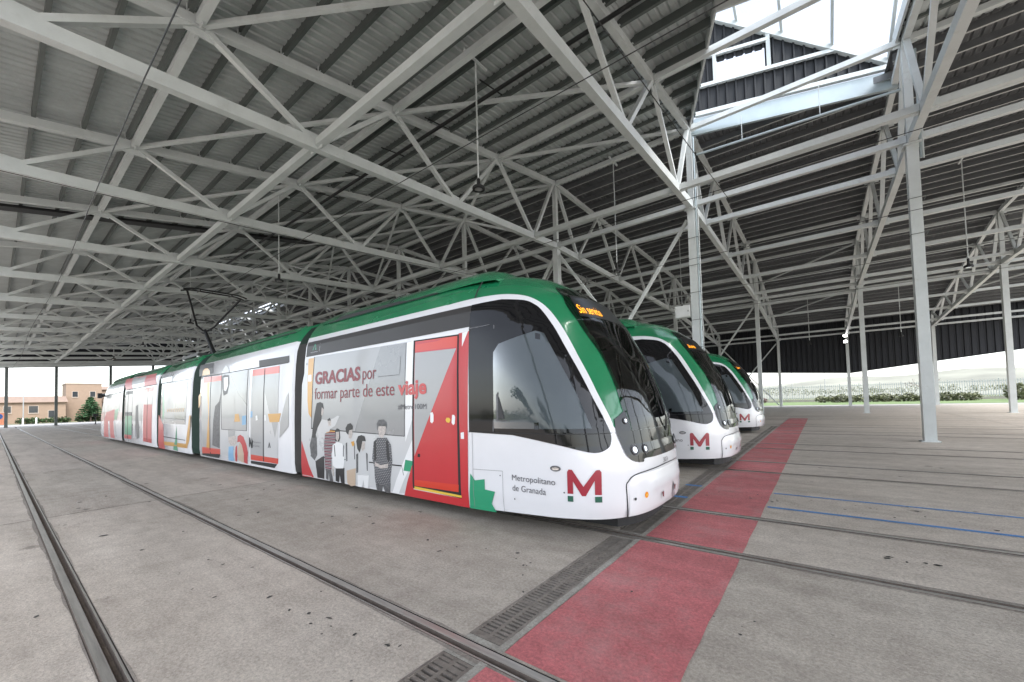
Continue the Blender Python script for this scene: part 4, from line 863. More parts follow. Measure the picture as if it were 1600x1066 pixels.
for y in rails_y[:10]:
    for sgn in (-1, 1):
        n = 260; e = 0
        for i in range(n):
            xa, xb = -30+46*i/n, -30+46*(i+1)/n; e2 = min(.034, max(.002, e+random.gauss(0, .007)))
            mb.face([(xa, y+sgn*SLOT, .0028), (xb, y+sgn*SLOT, .0028), (xb, y+sgn*(SLOT+e2), .0028), (xa, y+sgn*(SLOT+e), .0028)][::sgn], 'grime'); e = e2
tag(mb.build('rail_edge_grime', fixn=False), kind='structure')
mb = MB()
def flake(x, y, r, m='stain'):
    k = random.randint(6, 9); a0 = random.random()*6; st = random.uniform(.3, .9); an = random.random()*3.1
    pts = [(r*random.uniform(.5, 1)*math.cos(a0+6.283*i/k), st*r*random.uniform(.5, 1)*math.sin(a0+6.283*i/k)) for i in range(k)]
    mb.face([(x+p*math.cos(an)-q*math.sin(an), y+p*math.sin(an)+q*math.cos(an), .0062) for p, q in pts], m)
def clear_of_rails(y): return min(abs(y-r) for r in rails_y) > .13
for cx, cy, n, sp, r in ((.55, 5.1, 9, .10, .03), (2.2, 5.35, 10, .4, .03), (1.5, 6.95, 22, .9, .035), (-1.1, 7.0, 16, .5, .04), (-2.6, 1.5, 12, .35, .03), (-4.5, 1.5, 14, .8, .03), (-5, 2.9, 16, 1.2, .035), (-2.4, 3.1, 10, .5, .025), (3.2, 8.2, 14, 1.0, .04), (0, 10, 14, 2.0, .05), (-9, 2.8, 14, 2, .06), (-14, 1.4, 14, 2.5, .07), (6, 12, 16, 3, .06), (-.9, 3.2, 6, .4, .02), (-8, .6, 8, 1, .03)):
    for _ in range(n):
        x, y = cx+random.gauss(0, sp), cy+random.gauss(0, sp*.35)
        if clear_of_rails(y) and not -2.0 < x < -1.7: flake(x, y, r*random.uniform(.3, 1.2))
tag(mb.build('floor_stains', fixn=False), kind='structure')
# drain gratings, one run between every pair of rails
gi = 0
for a, b in segs:
    if a > 21 or b-a < .3: continue
    a2, b2 = a+.06, b-.06
    root = empty('drain_grate', (0, a2, 0)); Lg = b2-a2
    tag(root, ['short cast iron floor drain grate in front of the nearest rail, left of the red strip'][0] if gi == 0 else None, 'drain grate', 'cast iron drain grates along the red walkway')
    mb = MB(); z0, z1 = -.05, .002; x0, x1 = drain
    for xx in (x0, x1-.022): mb.box(xx, xx+.022, 0, Lg, z0, z1, 'grate')
    for yy in (0, Lg-.02): mb.box(x0+.022, x1-.022, yy, yy+.02, z0, z1, 'grate')
    xm = (x0+x1)/2; mb.box(xm-.012, xm+.012, .02, Lg-.02, z0, z1-.002, 'grate')
    mb.build('frame', root)
    mb = MB(); n = int((Lg-.04)/.042)
    for k in range(n):
        y = .02+(Lg-.04)*(k+.5)/n; ww = .011 if (k % 12) else .02
        mb.box(x0+.022, xm-.012, y-ww, y+ww, z0, z1-.003, 'grate'); mb.box(xm+.012, x1-.022, y-ww, y+ww, z0, z1-.003, 'grate')
    mb.build('grating', root)
    names = ['short cast iron drain grate at the camera side of the nearest track', 'cast iron drain grate between the two rails of the nearest track', 'cast iron drain grate in front of the wrapped tram beside the red strip', 'cast iron drain grate under the nose of the wrapped tram', 'cast iron drain grate crossed by faded blue lines between the wrapped and middle trams', 'cast iron drain grate under the nose of the middle tram', 'cast iron drain grate between the middle tram and the empty track', 'cast iron drain grate between the rails of the empty track by the columns', 'cast iron drain grate between the empty track and the farthest tram', 'cast iron drain grate under the nose of the farthest tram', 'cast iron drain grate just beyond the farthest tram']
    root['label'] = names[gi]
    gi += 1
    # paint carried over the grate by the blue lines
    if a < 6.5 < b:
        mb = MB()
        for y in (6.56, 7.5):
            mb.face([(x0, y-.05-a2, .0035), (x1, y-.05-a2, .0035), (x1, y+.05-a2, .0035), (x0, y+.05-a2, .0035)], 'blue')
        mb.build('paint_mark', root, fixn=False)

# ------------------------------------------------------------------ the depot hall
hall = empty('depot_hall', (0, 0, 0))
tag(hall, 'open steel train shed of white lattice trusses, columns and corrugated roof over the trams', 'train shed')
XK = [2.55+6.4*k for k in range(-13, 1)]+[9.28, 15.95]
YA, YB, YC, YD = -2.4, 17.1, 37.65, 57.5
topz = lambda y: 12.46+(y-17.1)*.181 if y <= 17.1 else (12.46 if y <= 37.65 else 12.46-(y-37.65)*.165)
botz = lambda y: 9.28+(y-17.1)*.072 if y <= 17.1 else (9.28 if y <= 37.65 else 9.28-(y-37.65)*.062)
def zt(y): return topz(y)
nearB = [.15, 5.1, 10.2, 15.1]; nearT = [2.6, 7.5, 12.6]
midB = [19.3, 24.7, 30.05, 35.45]; midT = [22.0, 27.4, 32.75]
farB = [39.65, 44.55, 49.65, 54.6]; farT = [42.15, 47.25, 52.15, 57.05]
def make_truss(y0, y1, B, T, seq):
    mb = MB()
    for f, w_, h_ in ((topz, .18, .22), (botz, .20, .28)):
        mb.beam((0, y0, f(y0)), (0, y1, f(y1)), w_, h_, 'white_steel')
    n = int((y1-y0)/.92)
    for i in range(n+1):                                   # purlin cleats
        y = y0+.35+i*.92
        if y > y1-.1: break
        mb.box(-.01, .05, y-.16, y-.145, topz(y)+.1, topz(y)+.36, 'white_steel'); mb.box(-.12, .12, y-.15, y-.02, topz(y)+.105, topz(y)+.115, 'white_steel')
    for y in B: mb.box(-.012, .012, y-.28, y+.28, botz(y)+.13, botz(y)+.30, 'white_steel')     # gusset plates
    for y in T: mb.box(-.012, .012, y-.26, y+.26, topz(y)-.28, topz(y)-.11, 'white_steel')
    t = mb.build('roof_truss', hall)
    for k, (a, b) in enumerate(zip(seq, seq[1:])):
        p = (0, a[1], topz(a[1]) if a[0] == 't' else botz(a[1])); q = (0, b[1], topz(b[1]) if b[0] == 't' else botz(b[1]))
        d = (Vector(q)-Vector(p)).normalized(); mb = MB(); mb.beam(Vector(p)+d*.15, Vector(q)-d*.15, .12, .13 if k % 2 else .15, 'white_steel', (1, 0, 0))
        mb.build('diagonal', t)
    return t
def zig(B, T, first): 
    o = []; B, T = [('b', y) for y in B], [('t', y) for y in T]
    a, b = (B, T) if first == 'b' else (T, B)
    for i in range(max(len(a), len(b))):
        if i < len(a): o.append(a[i])
        if i < len(b): o.append(b[i])
    return o
protos = [make_truss(YA, YB, nearB, nearT, zig(nearB, nearT, 'b')+[('t', YB-.15)]), make_truss(YB, YC, midB, midT, [('t', YB+.15)]+zig(midB, midT, 'b')+[('t', YC-.15)]),
          make_truss(YC, YD, farB, farT, [('t', YC+.15)]+zig(farB, farT, 'b'))]
for p in protos:
    for k, x in enumerate(XK):
        if k == 0: p.location = (x, 0, 0)
        else: copy_tree(p, hall).location = (x, 0, 0)
# columns
def make_column(ztop, zmid):
    mb = MB(); s = .18
    pr = [(-s, -s), (s, -s), (s, -s+.03), (.03, -s+.03), (.03, s-.03), (s, s-.03), (s, s), (-s, s), (-s, s-.03), (-.03, s-.03), (-.03, -s+.03), (-s, -s+.03)]
    mb.box(-.135, .135, -.165, .165, .025, zmid, 'white_steel')
    mb.box(-.21, .21, -.23, .23, 0, .025, 'white_steel'); mb.box(-.10, .10, -.10, .10, zmid, ztop, 'white_steel')
    mb.box(-.20, .20, -.22, .22, zmid-.03, zmid+.02, 'white_steel')
    return mb.build('column', hall)
c0 = make_column(12.4, 9.1)
first = True
for y, dz in ((YA, 0), (YB, 0), (YC, 0), (YD, 0)):
    if y == YA: me_c = make_column(9.1, 7.8)
    elif y == YD: me_c = make_column(9.1, 8.0)
    else: me_c = c0 if y == YB else copy_tree(c0, hall)
    for k, x in enumerate(XK):
        c = me_c if k == 0 else copy_tree(me_c, hall)
        c.location = (x, y, 0)
# conduit and strap bands on two columns of the first row
for x in (XK[12], XK[13]):
    mb = MB(); zl = .02 if x == XK[12] else 8.6; mb.tube([(x+.19, YB-.1, zl), (x+.19, YB-.1, 12.0)], .035, 'flash', 8); mb.tube([(x+.25, YB-.05, max(2, zl)), (x+.25, YB-.05, 10.5)], .018, 'white_steel', 6)
    mb.build('conduit', hall)
    mb = MB()
    for z in (np.arange(2.4, 9, 1.1) if x == XK[12] else (6.3, 7.4)):
        for p, q in (((-.15, -.175), (.23, -.175)), ((.23, -.175), (.23, .18)), ((-.15, -.175), (-.15, .18))):
            mb.beam((x+p[0], YB+p[1], z), (x+q[0], YB+q[1], z), .008, .018, 'purlin')
    mb.build('strap', hall)
# tie beams along the hall
for y, f, s in [(2.6, topz, .16), (5.1, botz, .18), (7.5, topz, .16), (12.6, topz, .16), (15.1, botz, .18), (YB, botz, .17), (YB, topz, .16), (19.3, botz, .17), (22.0, topz, .14), (24.7, botz, .17), (30.05, botz, .17), (27.4, topz, .14), (32.75, topz, .14), (35.45, botz, .17), (YC, botz, .17), (YC, topz, .16), (39.65, botz, .17), (44.55, botz, .16), (42.15, topz, .14), (47.25, topz, .14), (49.65, botz, .16), (54.6, botz, .16), (YD, botz, .16)]:
    mb = MB()
    z = f(y)+(-.02 if f is topz else .02)
    for a, b in zip([XK[0]-.3]+XK, XK+[XK[-1]+.3]): mb.beam((a+(.11 if a in XK else 0), y, z), (b-(.11 if b in XK else 0), y, z), s, s*1.08, 'white_steel')
    for x in XK: mb.box(x-.28, x-.11, y-.012, y+.012, z-.16, z+.16, 'white_steel'); mb.box(x+.11, x+.28, y-.012, y+.012, z-.16, z+.16, 'white_steel')
    mb.build('tie_beam', hall)
# roof plane braces, one diagonal per bay
for ya, yb in ((7.5, 2.6), (12.6, 7.5), (17.0, 12.6)):
    for k in range(1, len(XK)):
        if ya == 17.0 and k == 13: continue
        mb = MB(); mb.beam((XK[k]-.12, ya-.08, topz(ya)-.06), (XK[k-1]+.12, yb+.08, topz(yb)-.06), .10, .10, 'white_steel'); mb.build('roof_brace', hall)
for ya, yb in ((38.0, 42.15), (47.25, 52.15)):
    for k in range(1, len(XK), 2):
        mb = MB(); mb.beam((XK[k]-.12, ya, topz(ya)-.06), (XK[k-1]+.12, yb, topz(yb)-.06), .10, .10, 'white_steel'); mb.build('roof_brace', hall)
for k in range(1, 12):
    mb = MB(); mb.beam((XK[k]-.1, 12.55, topz(12.6)-.1), (XK[k-1]+.1, 15.05, botz(15.1)+.12), .09, .09, 'white_steel'); mb.build('sway_brace', hall)
    mb = MB(); mb.beam((XK[k-1]+.1, 12.55, topz(12.6)-.1), (XK[k]-.1, 15.15, botz(15.1)+.12), .09, .09, 'white_steel'); mb.build('sway_brace', hall)
# cross braces between columns
for y, bays in ((YB, (2, 6, 10, 11)), (YC, (2, 6, 11)), (YD, (4, 11))):
    for k in bays:
        for j, (a, b) in enumerate(((XK[k], XK[k+1]), (XK[k+1], XK[k]))):
            mb = MB(); dy = (.07 if j else -.07); mb.beam((a+(.2 if a < b else -.2), y+dy, 8.75 if y < YD else 7.6), (b+(-.2 if a < b else .2), y+dy, .15), .12, .12, 'white_steel', (0, 1, 0)); mb.build('column_brace', hall)

# rotated roof lantern near the camera: the hole in the roof
ang = R(17); av = Vector((math.cos(ang), math.sin(ang), 0)); bv = Vector((math.sin(ang), -math.cos(ang), 0))
HL0, HL1 = (-4.03, 18.45), (-1.74, 11.2)                     # left edge of the hole on the near slope
def hole_left_x(y): return HL0[0]+(y-HL0[1])/(HL1[1]-HL0[1])*(HL1[0]-HL0[0])
HR = 2.35
def hole_near_y(x): return 11.2+(x-HL1[0])*math.tan(ang)
def hole_range(x):                                           # y at which the near sheet stops
    if x <= HL0[0] or x >= HR: return None
    if x < HL1[0]: return HL0[1]+(x-HL0[0])/(HL1[0]-HL0[0])*(HL1[1]-HL0[1])
    return hole_near_y(x)
# purlins
def purlin(x0, x1, y):
    mb = MB(); z0 = topz(y)+.115; z1 = z0+.24; pm = 'purlin' if y < 16.5 else 'purlin_shaded'; pf = 'purlin' if y < 16.5 else 'purlin_lit'
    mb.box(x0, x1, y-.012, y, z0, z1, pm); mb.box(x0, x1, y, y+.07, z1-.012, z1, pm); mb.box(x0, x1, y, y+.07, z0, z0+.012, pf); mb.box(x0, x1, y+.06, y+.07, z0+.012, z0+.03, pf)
    return mb.build('purlin', hall)
XA, XB = XK[0]-.9, XK[-1]+.9
y = YA+.2
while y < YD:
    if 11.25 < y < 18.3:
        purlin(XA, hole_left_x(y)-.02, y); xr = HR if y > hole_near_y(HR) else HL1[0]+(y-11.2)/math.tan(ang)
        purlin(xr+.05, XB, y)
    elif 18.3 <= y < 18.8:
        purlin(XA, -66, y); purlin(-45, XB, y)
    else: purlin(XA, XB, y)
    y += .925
# corrugated sheets
def sheet(name, x0, x1, ylo, yhi, zf, per=.24, amp=.045, m='sheet'):
    mb = MB(); n = int((x1-x0)/per); rows = []
    for i in range(n):
        for u, hgt in ((0, 0), (.30, 0), (.42, 1), (.58, 1), (.70, 0)):
            if u == 0 and i: pass
            x = x0+(i+u)*per; a, b = ylo(x), yhi(x); k = len(mb.v)
            mb.v += [(x, a, zf(a)+hgt*amp), (x, b, zf(b)+hgt*amp)]; rows.append(k)
    for p, q in zip(rows, rows[1:]): mb.f.append((p, q, q+1, p+1)); mb.m.append(mb.mi(m))
    return mb.build(name, hall, fixn=False)
zs_ = lambda y: topz(y)+.40
def near_top(x):
    h = hole_range(x); return h if h is not None else 18.2
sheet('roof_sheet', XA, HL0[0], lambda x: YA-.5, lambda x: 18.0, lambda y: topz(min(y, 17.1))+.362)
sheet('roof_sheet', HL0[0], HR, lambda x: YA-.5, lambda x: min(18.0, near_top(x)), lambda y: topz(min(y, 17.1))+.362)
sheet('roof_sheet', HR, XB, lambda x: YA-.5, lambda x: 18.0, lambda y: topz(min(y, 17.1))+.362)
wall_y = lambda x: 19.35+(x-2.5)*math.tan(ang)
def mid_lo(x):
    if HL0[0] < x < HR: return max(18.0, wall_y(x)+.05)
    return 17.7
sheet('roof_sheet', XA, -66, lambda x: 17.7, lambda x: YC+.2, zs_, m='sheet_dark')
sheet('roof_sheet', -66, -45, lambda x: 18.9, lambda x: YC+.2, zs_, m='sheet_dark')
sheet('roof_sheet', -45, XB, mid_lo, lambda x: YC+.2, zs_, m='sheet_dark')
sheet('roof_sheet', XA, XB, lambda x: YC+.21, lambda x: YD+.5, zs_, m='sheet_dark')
# lantern: oblique clad wall with a window, rake beam, glazing bars and glass
P0 = Vector((2.5, 19.3, 0)); 
def WP(s, z): return P0+av*s+Vector((0, 0, z))           # point on the wall, s along it from its right end
rl, rr = (-5.68, 16.89), (-.08, 13.18)
rake = lambda s: rl[1]+(s-rl[0])/(rr[0]-rl[0])*(rr[1]-rl[1])
zb = 13.02
mb = MB(); s0, s1 = -6.5, -.2; n = 19
wn = Vector((-math.sin(ang), math.cos(ang), 0))
win = (-5.6, -3.80, 14.30, 15.06)
pts = []
for i in range(n+1):
    s = s0+(s1-s0)*i/n
    for u, d in ((0, 0), (.72, 0), (.78, -.07), (.94, -.07)): pts.append((s+(s1-s0)/n*u, d))
for (sa, da), (sb, db) in zip(pts, pts[1:]):
    if sb > s1: break
    za, zb_ = rake(sa), rake(sb)
    spans_ = [(zb, None)] if not (win[0] < (sa+sb)/2 < win[1]) else [(zb, win[2]), (win[3], None)]
    for lo, hi in spans_:
        ha = za if hi is None else hi; hb = zb_ if hi is None else hi
        if ha <= lo: continue
        mb.face([WP(sa, lo)+wn*da, WP(sb, lo)+wn*db, WP(sb, hb)+wn*db, WP(sa, ha)+wn*da], 'lantern_sheet')
lw = mb.build('lantern_wall', hall, fixn=False)
mb = MB()
def wbeam(s0, z0, s1, z1, w_=.13, off=-.10): mb.beam(WP(s0, z0)-wn*-off, WP(s1, z1)-wn*-off, w_, w_, 'white_steel')
wbeam(-6.4, zb+1.18-.02, -1.5, zb+1.18-.02); wbeam(-6.4, zb+.02, -.1, zb+.02, .16); wbeam(rl[0]-.6, rake(rl[0]-.6), rr[0], rr[1], .17)
wbeam(-6.2, 15.34, -3.74, 15.34, .12); wbeam(-3.74, zb+1.2, -3.74, 15.6, .13); wbeam(-5.62, zb+1.2, -5.62, 15.34, .12)
mb.build('lantern_frame', lw)
mb = MB(); mb.beam(WP(-6.6, zb-.42)+wn*-.06, WP(.1, zb-.42)+wn*-.06, .03, .62, 'flash'); mb.beam(WP(-6.6, zb-.76)+wn*-.10, WP(.1, zb-.76)+wn*-.10, .12, .10, 'flash'); mb.build('flashing', lw)
rv = Vector((0, -math.cos(R(16)), math.sin(R(16))))
A_, B_ = WP(rl[0]-.6, rake(rl[0]-.6)+.1), WP(rr[0], rr[1]+.1)
mb = MB()
for t in (.0, .25, .49, .74, 1.0):
    p = A_.lerp(B_, t); mb.beam(p, p+rv*6.2, .09, .14, 'white_steel')
mb.beam(A_+rv*6.2, B_+rv*6.2, .14, .14, 'white_steel')
mb.build('glazing_bar', hall)
mt, N, L, b = nodes('roof_glazing')
N.remove(b); tr_ = N.new('ShaderNodeBsdfTransparent'); tr_.inputs[0].default_value = (.93, .97, 1, 1); gl = N.new('ShaderNodeBsdfGlossy'); gl.inputs['Roughness'].default_value = .05
mx = N.new('ShaderNodeMixShader'); mx.inputs[0].default_value = .06; L.new(tr_.outputs[0], mx.inputs[1]); L.new(gl.outputs[0], mx.inputs[2]); L.new(mx.outputs[0], N['Material Output'].inputs[0])
M['roofglass'] = mt
mb = MB(); o_ = Vector((0, 0, .09)); mb.face([A_+o_, B_+o_, B_+rv*6.2+o_, A_+rv*6.2+o_], 'roofglass'); mb.build('roof_glass', hall, fixn=False)
# kerb that trims the left edge and near edge of the roof hole
mb = MB()
e0, e1 = Vector((HL0[0]+.15, 17.4, topz(17.1)+.25)), Vector((HL1[0], HL1[1], topz(HL1[1])+.25))
mb.beam(e0, e1, .06, .40, 'white_steel'); mb.beam(e1, (HR, hole_near_y(HR), topz(hole_near_y(HR))+.25), .06, .4, 'white_steel'); mb.beam((HR, 17.4, topz(17.1)+.25), (HR, hole_near_y(HR), topz(hole_near_y(HR))+.25), .06, .4, 'white_steel')
mb.build('roof_kerb', hall)
mb = MB(); mb.tube([(-3.65, 17.5, 11.5), (2.45, 17.5, 11.17)], .045, 'flash', 8)
for x in (-2, .4): mb.tube([(x, 17.5, 11.5-(x+3.65)*.054), (x, 17.5, 12.4)], .012, 'white_steel', 5)
mb.build('conduit', hall)
# second lantern far down the hall: dark gable with small panes above the ridge opening
mb = MB()
for x0, x1, y in ((-72, -56, 19.0),):
    nseg = 30
    for i in range(nseg):
        a, c = x0+(x1-x0)*i/nseg, x0+(x1-x0)*(i+1)/nseg
        for z0, z1 in ((12.85, 13.2), (13.9, 14.4)): mb.face([(a, y, z0), (c, y, z0), (c, y, z1), (a, y, z1)], 'dark_sheet')
        if i % 3: continue
        mb.face([(a, y, 13.2), (a+.35, y, 13.2), (a+.35, y, 13.9), (a, y, 13.9)], 'dark_sheet')
mb.build('lantern_wall', hall, fixn=False)
# side cladding: the far wall with its sloping lower edge and the near wall
def cladding(y, bottom, top, x0, x1, out):
    mb = MB(); per = .5; n = int((x1-x0)/per); prev = None
    for i in range(n):
        for u, d in ((0, 0), (.62, 0), (.70, .09), (.92, .09)):
            x = x0+(i+u)*per; cur = ((x, y+out*d, bottom(x)), (x, y+out*d, top(x)))
            if prev: mb.face([prev[0], cur[0], cur[1], prev[1]], 'dark_sheet')
            prev = cur
    o = mb.build('side_cladding', hall, fixn=False)
    return o
fb = lambda x: float(np.interp(x, [-85, -7.8, 2.76, 7.4, 15.1, 17], [4.6, 4.3, 3.6, 4.15, 5.05, 5.25]))
cladding(YD+.35, fb, lambda x: topz(YD)+.36, XA, XB, 1)
mb = MB()
xs_ = [XA]+list(np.linspace(-8, 16, 8))+[XB]
for a, b in zip(xs_, xs_[1:]): mb.beam((a, YD+.30, fb(a)+.06), (b, YD+.30, fb(b)+.06), .08, .10, 'dark_sheet')
mb.build('cladding_rail', hall)
#cladding(YA-.35, lambda x: 7.4, lambda x: topz(YA)+.3, XA, XB, -1)
# end frame at the far left: lattice girder, posts, dark edge
for y in (1.12, 5.25, 10.4, 15.0, 20, 25, 30, 35, 41, 46, 51):
    mb = MB(); mb.box(XA-.2, XA+.1, y-.14, y+.14, 0, botz(y)-.5, 'purlin'); mb.box(XA-.3, XA+.2, y-.25, y+.25, 0, .03, 'purlin'); mb.build('end_post', hall)
mb = MB()
for ya, yb in ((YA, YB), (YB, YC), (YC, YD)):
    mb.beam((XA-.1, ya, botz(ya)-.35), (XA-.1, yb, botz(yb)-.35), .3, .5, 'white_steel')
mb.build('end_beam', hall)
mb = MB()
for ya, yb in ((YA-.5, YB), (YB, YC), (YC, YD+.5)):
    mb.face([(XA-.3, ya, botz(ya)-.12), (XA-.3, yb, botz(yb)-.12), (XA-.3, yb, topz(yb)+.4), (XA-.3, ya, topz(ya)+.4)], 'dark_sheet')
mb.build('end_cladding', hall, fixn=False)
# dark gutter strip across the near slope
mb = MB(); mb.beam((-24.2, YA, topz(YA)+.02), (-24.2, 16.8, topz(16.8)+.02), .55, .10, 'cable'); mb.build('gutter', hall)
# pipe under the purlins
mb = MB()
pp = (Vector((-30, 8.9, 10.72)), Vector((9, 8.9, 10.72))); mb.tube(pp, .055, 'cable', 8)
for x in np.arange(-29, 9, 2.4): mb.beam((x, 8.9-.5, 10.82), (x, 8.9+.5, 10.98), .03, .03, 'cable')
mb.build('fire_pipe', hall)

# ------------------------------------------------------------------ lamps, boxes, cables
def pendant():
    root = empty('pendant_lamp')
    mb = MB(); mb.tube([(0, 0, .25), (0, 0, 3.55)], .022, 'white_steel', 8); mb.box(-.03, .03, -.45, .45, 3.52, 3.57, 'white_steel'); mb.build('rod', root)
    mb = MB(); mb.lathe((0, 0, 0), [(.03, .30), (.045, .28), (.05, .12), (.07, .10), (.16, .07), (.17, .03), (.165, 0), (.10, .005)], 'black', 24); mb.build('housing', root, smooth=True, angle=40)
    mb = MB(); mb.lathe((0, 0, 0), [(.0, .004), (.10, .004)], 'lamp_lens', 24); mb.build('lens', root, fixn=False)
    return root
LP = [(-7.06, 7.85, 7.26, 3.6, 'black disc pendant lamp on a long white rod above the wrapped tram nose'), (-17.96, 7.29, 6.89, 3.8, 'black disc pendant lamp on a white rod above the pantograph side of the wrapped tram'),
      (-7.14, 17.2, 7.3, 5.2, 'thin rod pendant lamp hanging between the two nearest white columns'), (-30.8, 7.4, 6.9, 3.8, 'small pendant lamp far down the roof left of the pantograph'), (-43.6, 7.4, 6.9, 3.8, 'second small pendant lamp far down the roof'), (-56.4, 7.4, 6.9, 3.8, 'third small pendant lamp far down the roof'),
      (5.75, 27.6, 7.2, 5.2, 'pendant lamp under the dark roof right of the nearest right column'), (5.75, 47.6, 6.2, 4.6, 'pendant lamp in front of the far dark cladding on the right'), (-.65, 47.6, 6.2, 4.6, 'pendant lamp before the far cladding, left of the right column'), (-7.05, 27.6, 7.2, 5.2, 'pendant lamp behind the left white column')]
lp0 = pendant()
for i, (x, y, z, ln, lab) in enumerate(LP):
    o = lp0 if i == 0 else copy_tree(lp0)
    o.location = (x, y, z); o.scale = (1, 1, ln/3.57); tag(o, lab, 'lamp', 'pendant lamps hanging from the roof')
mb = MB(); mb.box(-.30, .30, -.14, .14, -.24, .24, 'box'); mb.box(-.26, .26, -.155, -.14, -.2, .2, 'box'); mb.box(.2, .23, -.165, -.155, -.03, .03, 'vchar'); mb.box(-.24, -.2, .14, .2, -.2, .2, 'purlin')
o = mb.build('junction_box', None, (XK[12]-.47, YB-.02, 5.0)); tag(o, 'pale grey electrical box fixed on the left side of the white column', 'electrical box')
fl0 = None
for i, (z, lab) in enumerate(((7.75, 'upper lit floodlight on the thin far column before the dark cladding'), (7.1, 'lower lit floodlight on the thin far column before the dark cladding'))):
    root = empty('floodlight', (2.40, YD-.35, z)); tag(root, lab, 'floodlight', 'floodlights on the far column')
    mb = MB(); mb.box(-.17, .17, -.06, .12, -.13, .13, 'black'); mb.box(-.03, .03, .12, .2, -.03, .03, 'black'); mb.build('housing', root)
    mb = MB(); mb.box(-.15, .15, -.07, -.062, -.11, .11, 'lit'); mb.build('lens', root)
# overhead contact wires and thin stay wires
for i, t in enumerate(TRACKS[:6]):
    mb = MB(); z = 5.72 if i == 0 else 6.17
    if i in (2, 4): z = 6.3
    mb.tube([(x, t+.06*math.sin(x*.25), z) for x in np.linspace(-82, 45, 50)], .008, 'cable', 5)
    o = mb.build('contact_wire'); tag(o, ['thin black contact wire over the nearest empty track', 'thin contact wire touching the raised pantograph of the wrapped tram', 'thin contact wire over the middle tram', 'thin contact wire over the empty track before the columns', 'thin contact wire over the farthest tram', 'thin contact wire over the track beyond the farthest tram'][i], 'contact wire', 'overhead wires along the tracks')
mb = MB(); mb.tube([(-10.38, -.9, botz(-.9)+.18), (-10.38, 16.9, botz(16.9)+.18)], .03, 'cable', 6)
tag(mb.build('power_cable'), 'black power cable lying along the lower chord of the roof truss over the wrapped tram', 'cable')
for k, (x, lab) in enumerate(((-3.0, 'thin black stay wire crossing below the roof opening'), (-16.2, 'thin black stay wire crossing over the middle of the wrapped tram'))):
    mb = MB(); mb.tube([(x+.05*i, y, 7.7-.1*math.sin(math.pi*i/12)+.1*i) for i, y in enumerate(np.linspace(-.5, 17, 13))], .011, 'cable', 5); tag(mb.build('stay_wire'), lab, 'wire', 'stay wires')
# ------------------------------------------------------------------ outside the hall
M['asphalt'] = concrete_mat('asphalt_road', (.20, .20, .20), (.27, .27, .265), .8, .4)
M['pave'] = concrete_mat('pale_paving', (.42, .41, .39), (.52, .51, .48), .6, .3)
M['lawn'] = mat('lawn', (.14, .20, .07), .95, 0, .4, 1.2)
M['brick'] = mat('brick_orange', (.33, .13, .075), .85, 0, .12, 2)
M['render'] = mat('pink_render', (.26, .19, .14), .85, 0, .08, 1)
M['cream'] = mat('cream_render', (.40, .34, .29), .85, 0, .08, 1)
M['rooft'] = mat('clay_roof', (.26, .19, .15), .8, 0, .15, 2)
M['wglass'] = mat('building_window', (.03, .035, .04), .1)
M['leaf'] = mat('dark_leaf', (.045, .085, .03), .7, 0, .45, 1.5)
M['leaf2'] = mat('pale_leaf', (.17, .18, .10), .7, 0, .4, 1.5)
M['fir'] = mat('conifer_leaf', (.06, .14, .06), .7, 0, .4, 1.5)
M['bark'] = mat('bark', (.10, .075, .055), .9, 0, .3, 5)
M['twig'] = mat('bare_twigs', (.20, .14, .13), .9, 0, .3, 5)
M['post'] = mat('galvanised_post', (.38, .39, .39), .5, .5)
M['fence'] = mat('grey_fence', (.40, .42, .42), .55, .3)
M['sign'] = mat('blue_sign', (.03, .13, .45), .4)
M['hill'] = mat('dry_hill', (.27, .27, .22), .95, 0, .3, .004)
def flat(name, x0, x1, y0, y1, z, m, kind='structure'):
    mb = MB(); mb.face([(x0, y0, z), (x1, y0, z), (x1, y1, z), (x0, y1, z)], m); return tag(mb.build(name, fixn=False), kind=kind)
flat('pavement', -99, -84.05, -60, 120, -.012, 'pave'); flat('road', -99.05, -112, -60, 120, -.1, 'asphalt')
flat('apron', -84, 60, 58.65, 64, -.08, 'pave'); flat('lawn', -84, 120, 64.05, 85.8, -.06, 'lawn'); flat('apron', 46.05, 90, -30, 58.6, -.02, 'pave'); flat('apron', -84, 60, -60, -30.05, -.03, 'pave')
def hill(name, pts, y, depth):
    mb = MB(); n = len(pts)
    for (xa, za), (xb, zb2) in zip(pts, pts[1:]):
        mb.face([(xa, y-depth, -1), (xb, y-depth, -1), (xb, y, zb2), (xa, y, za)], 'hill'); mb.face([(xa, y, za), (xb, y, zb2), (xb, y+depth, -1), (xa, y+depth, -1)], 'hill')
    return tag(mb.build(name, smooth=True, fixn=False), kind='structure')
hx = np.linspace(-2600, 2600, 60)
hill('hills', [(x, 62+16*math.sin(x*.003)+8*math.sin(x*.013+1)) for x in hx], 2500, 900)
hill('low_rise', [(x, 2.3+.25*math.sin(x*.03)+.2*math.sin(x*.11)) for x in np.linspace(-300, 400, 60)], 190, 60)

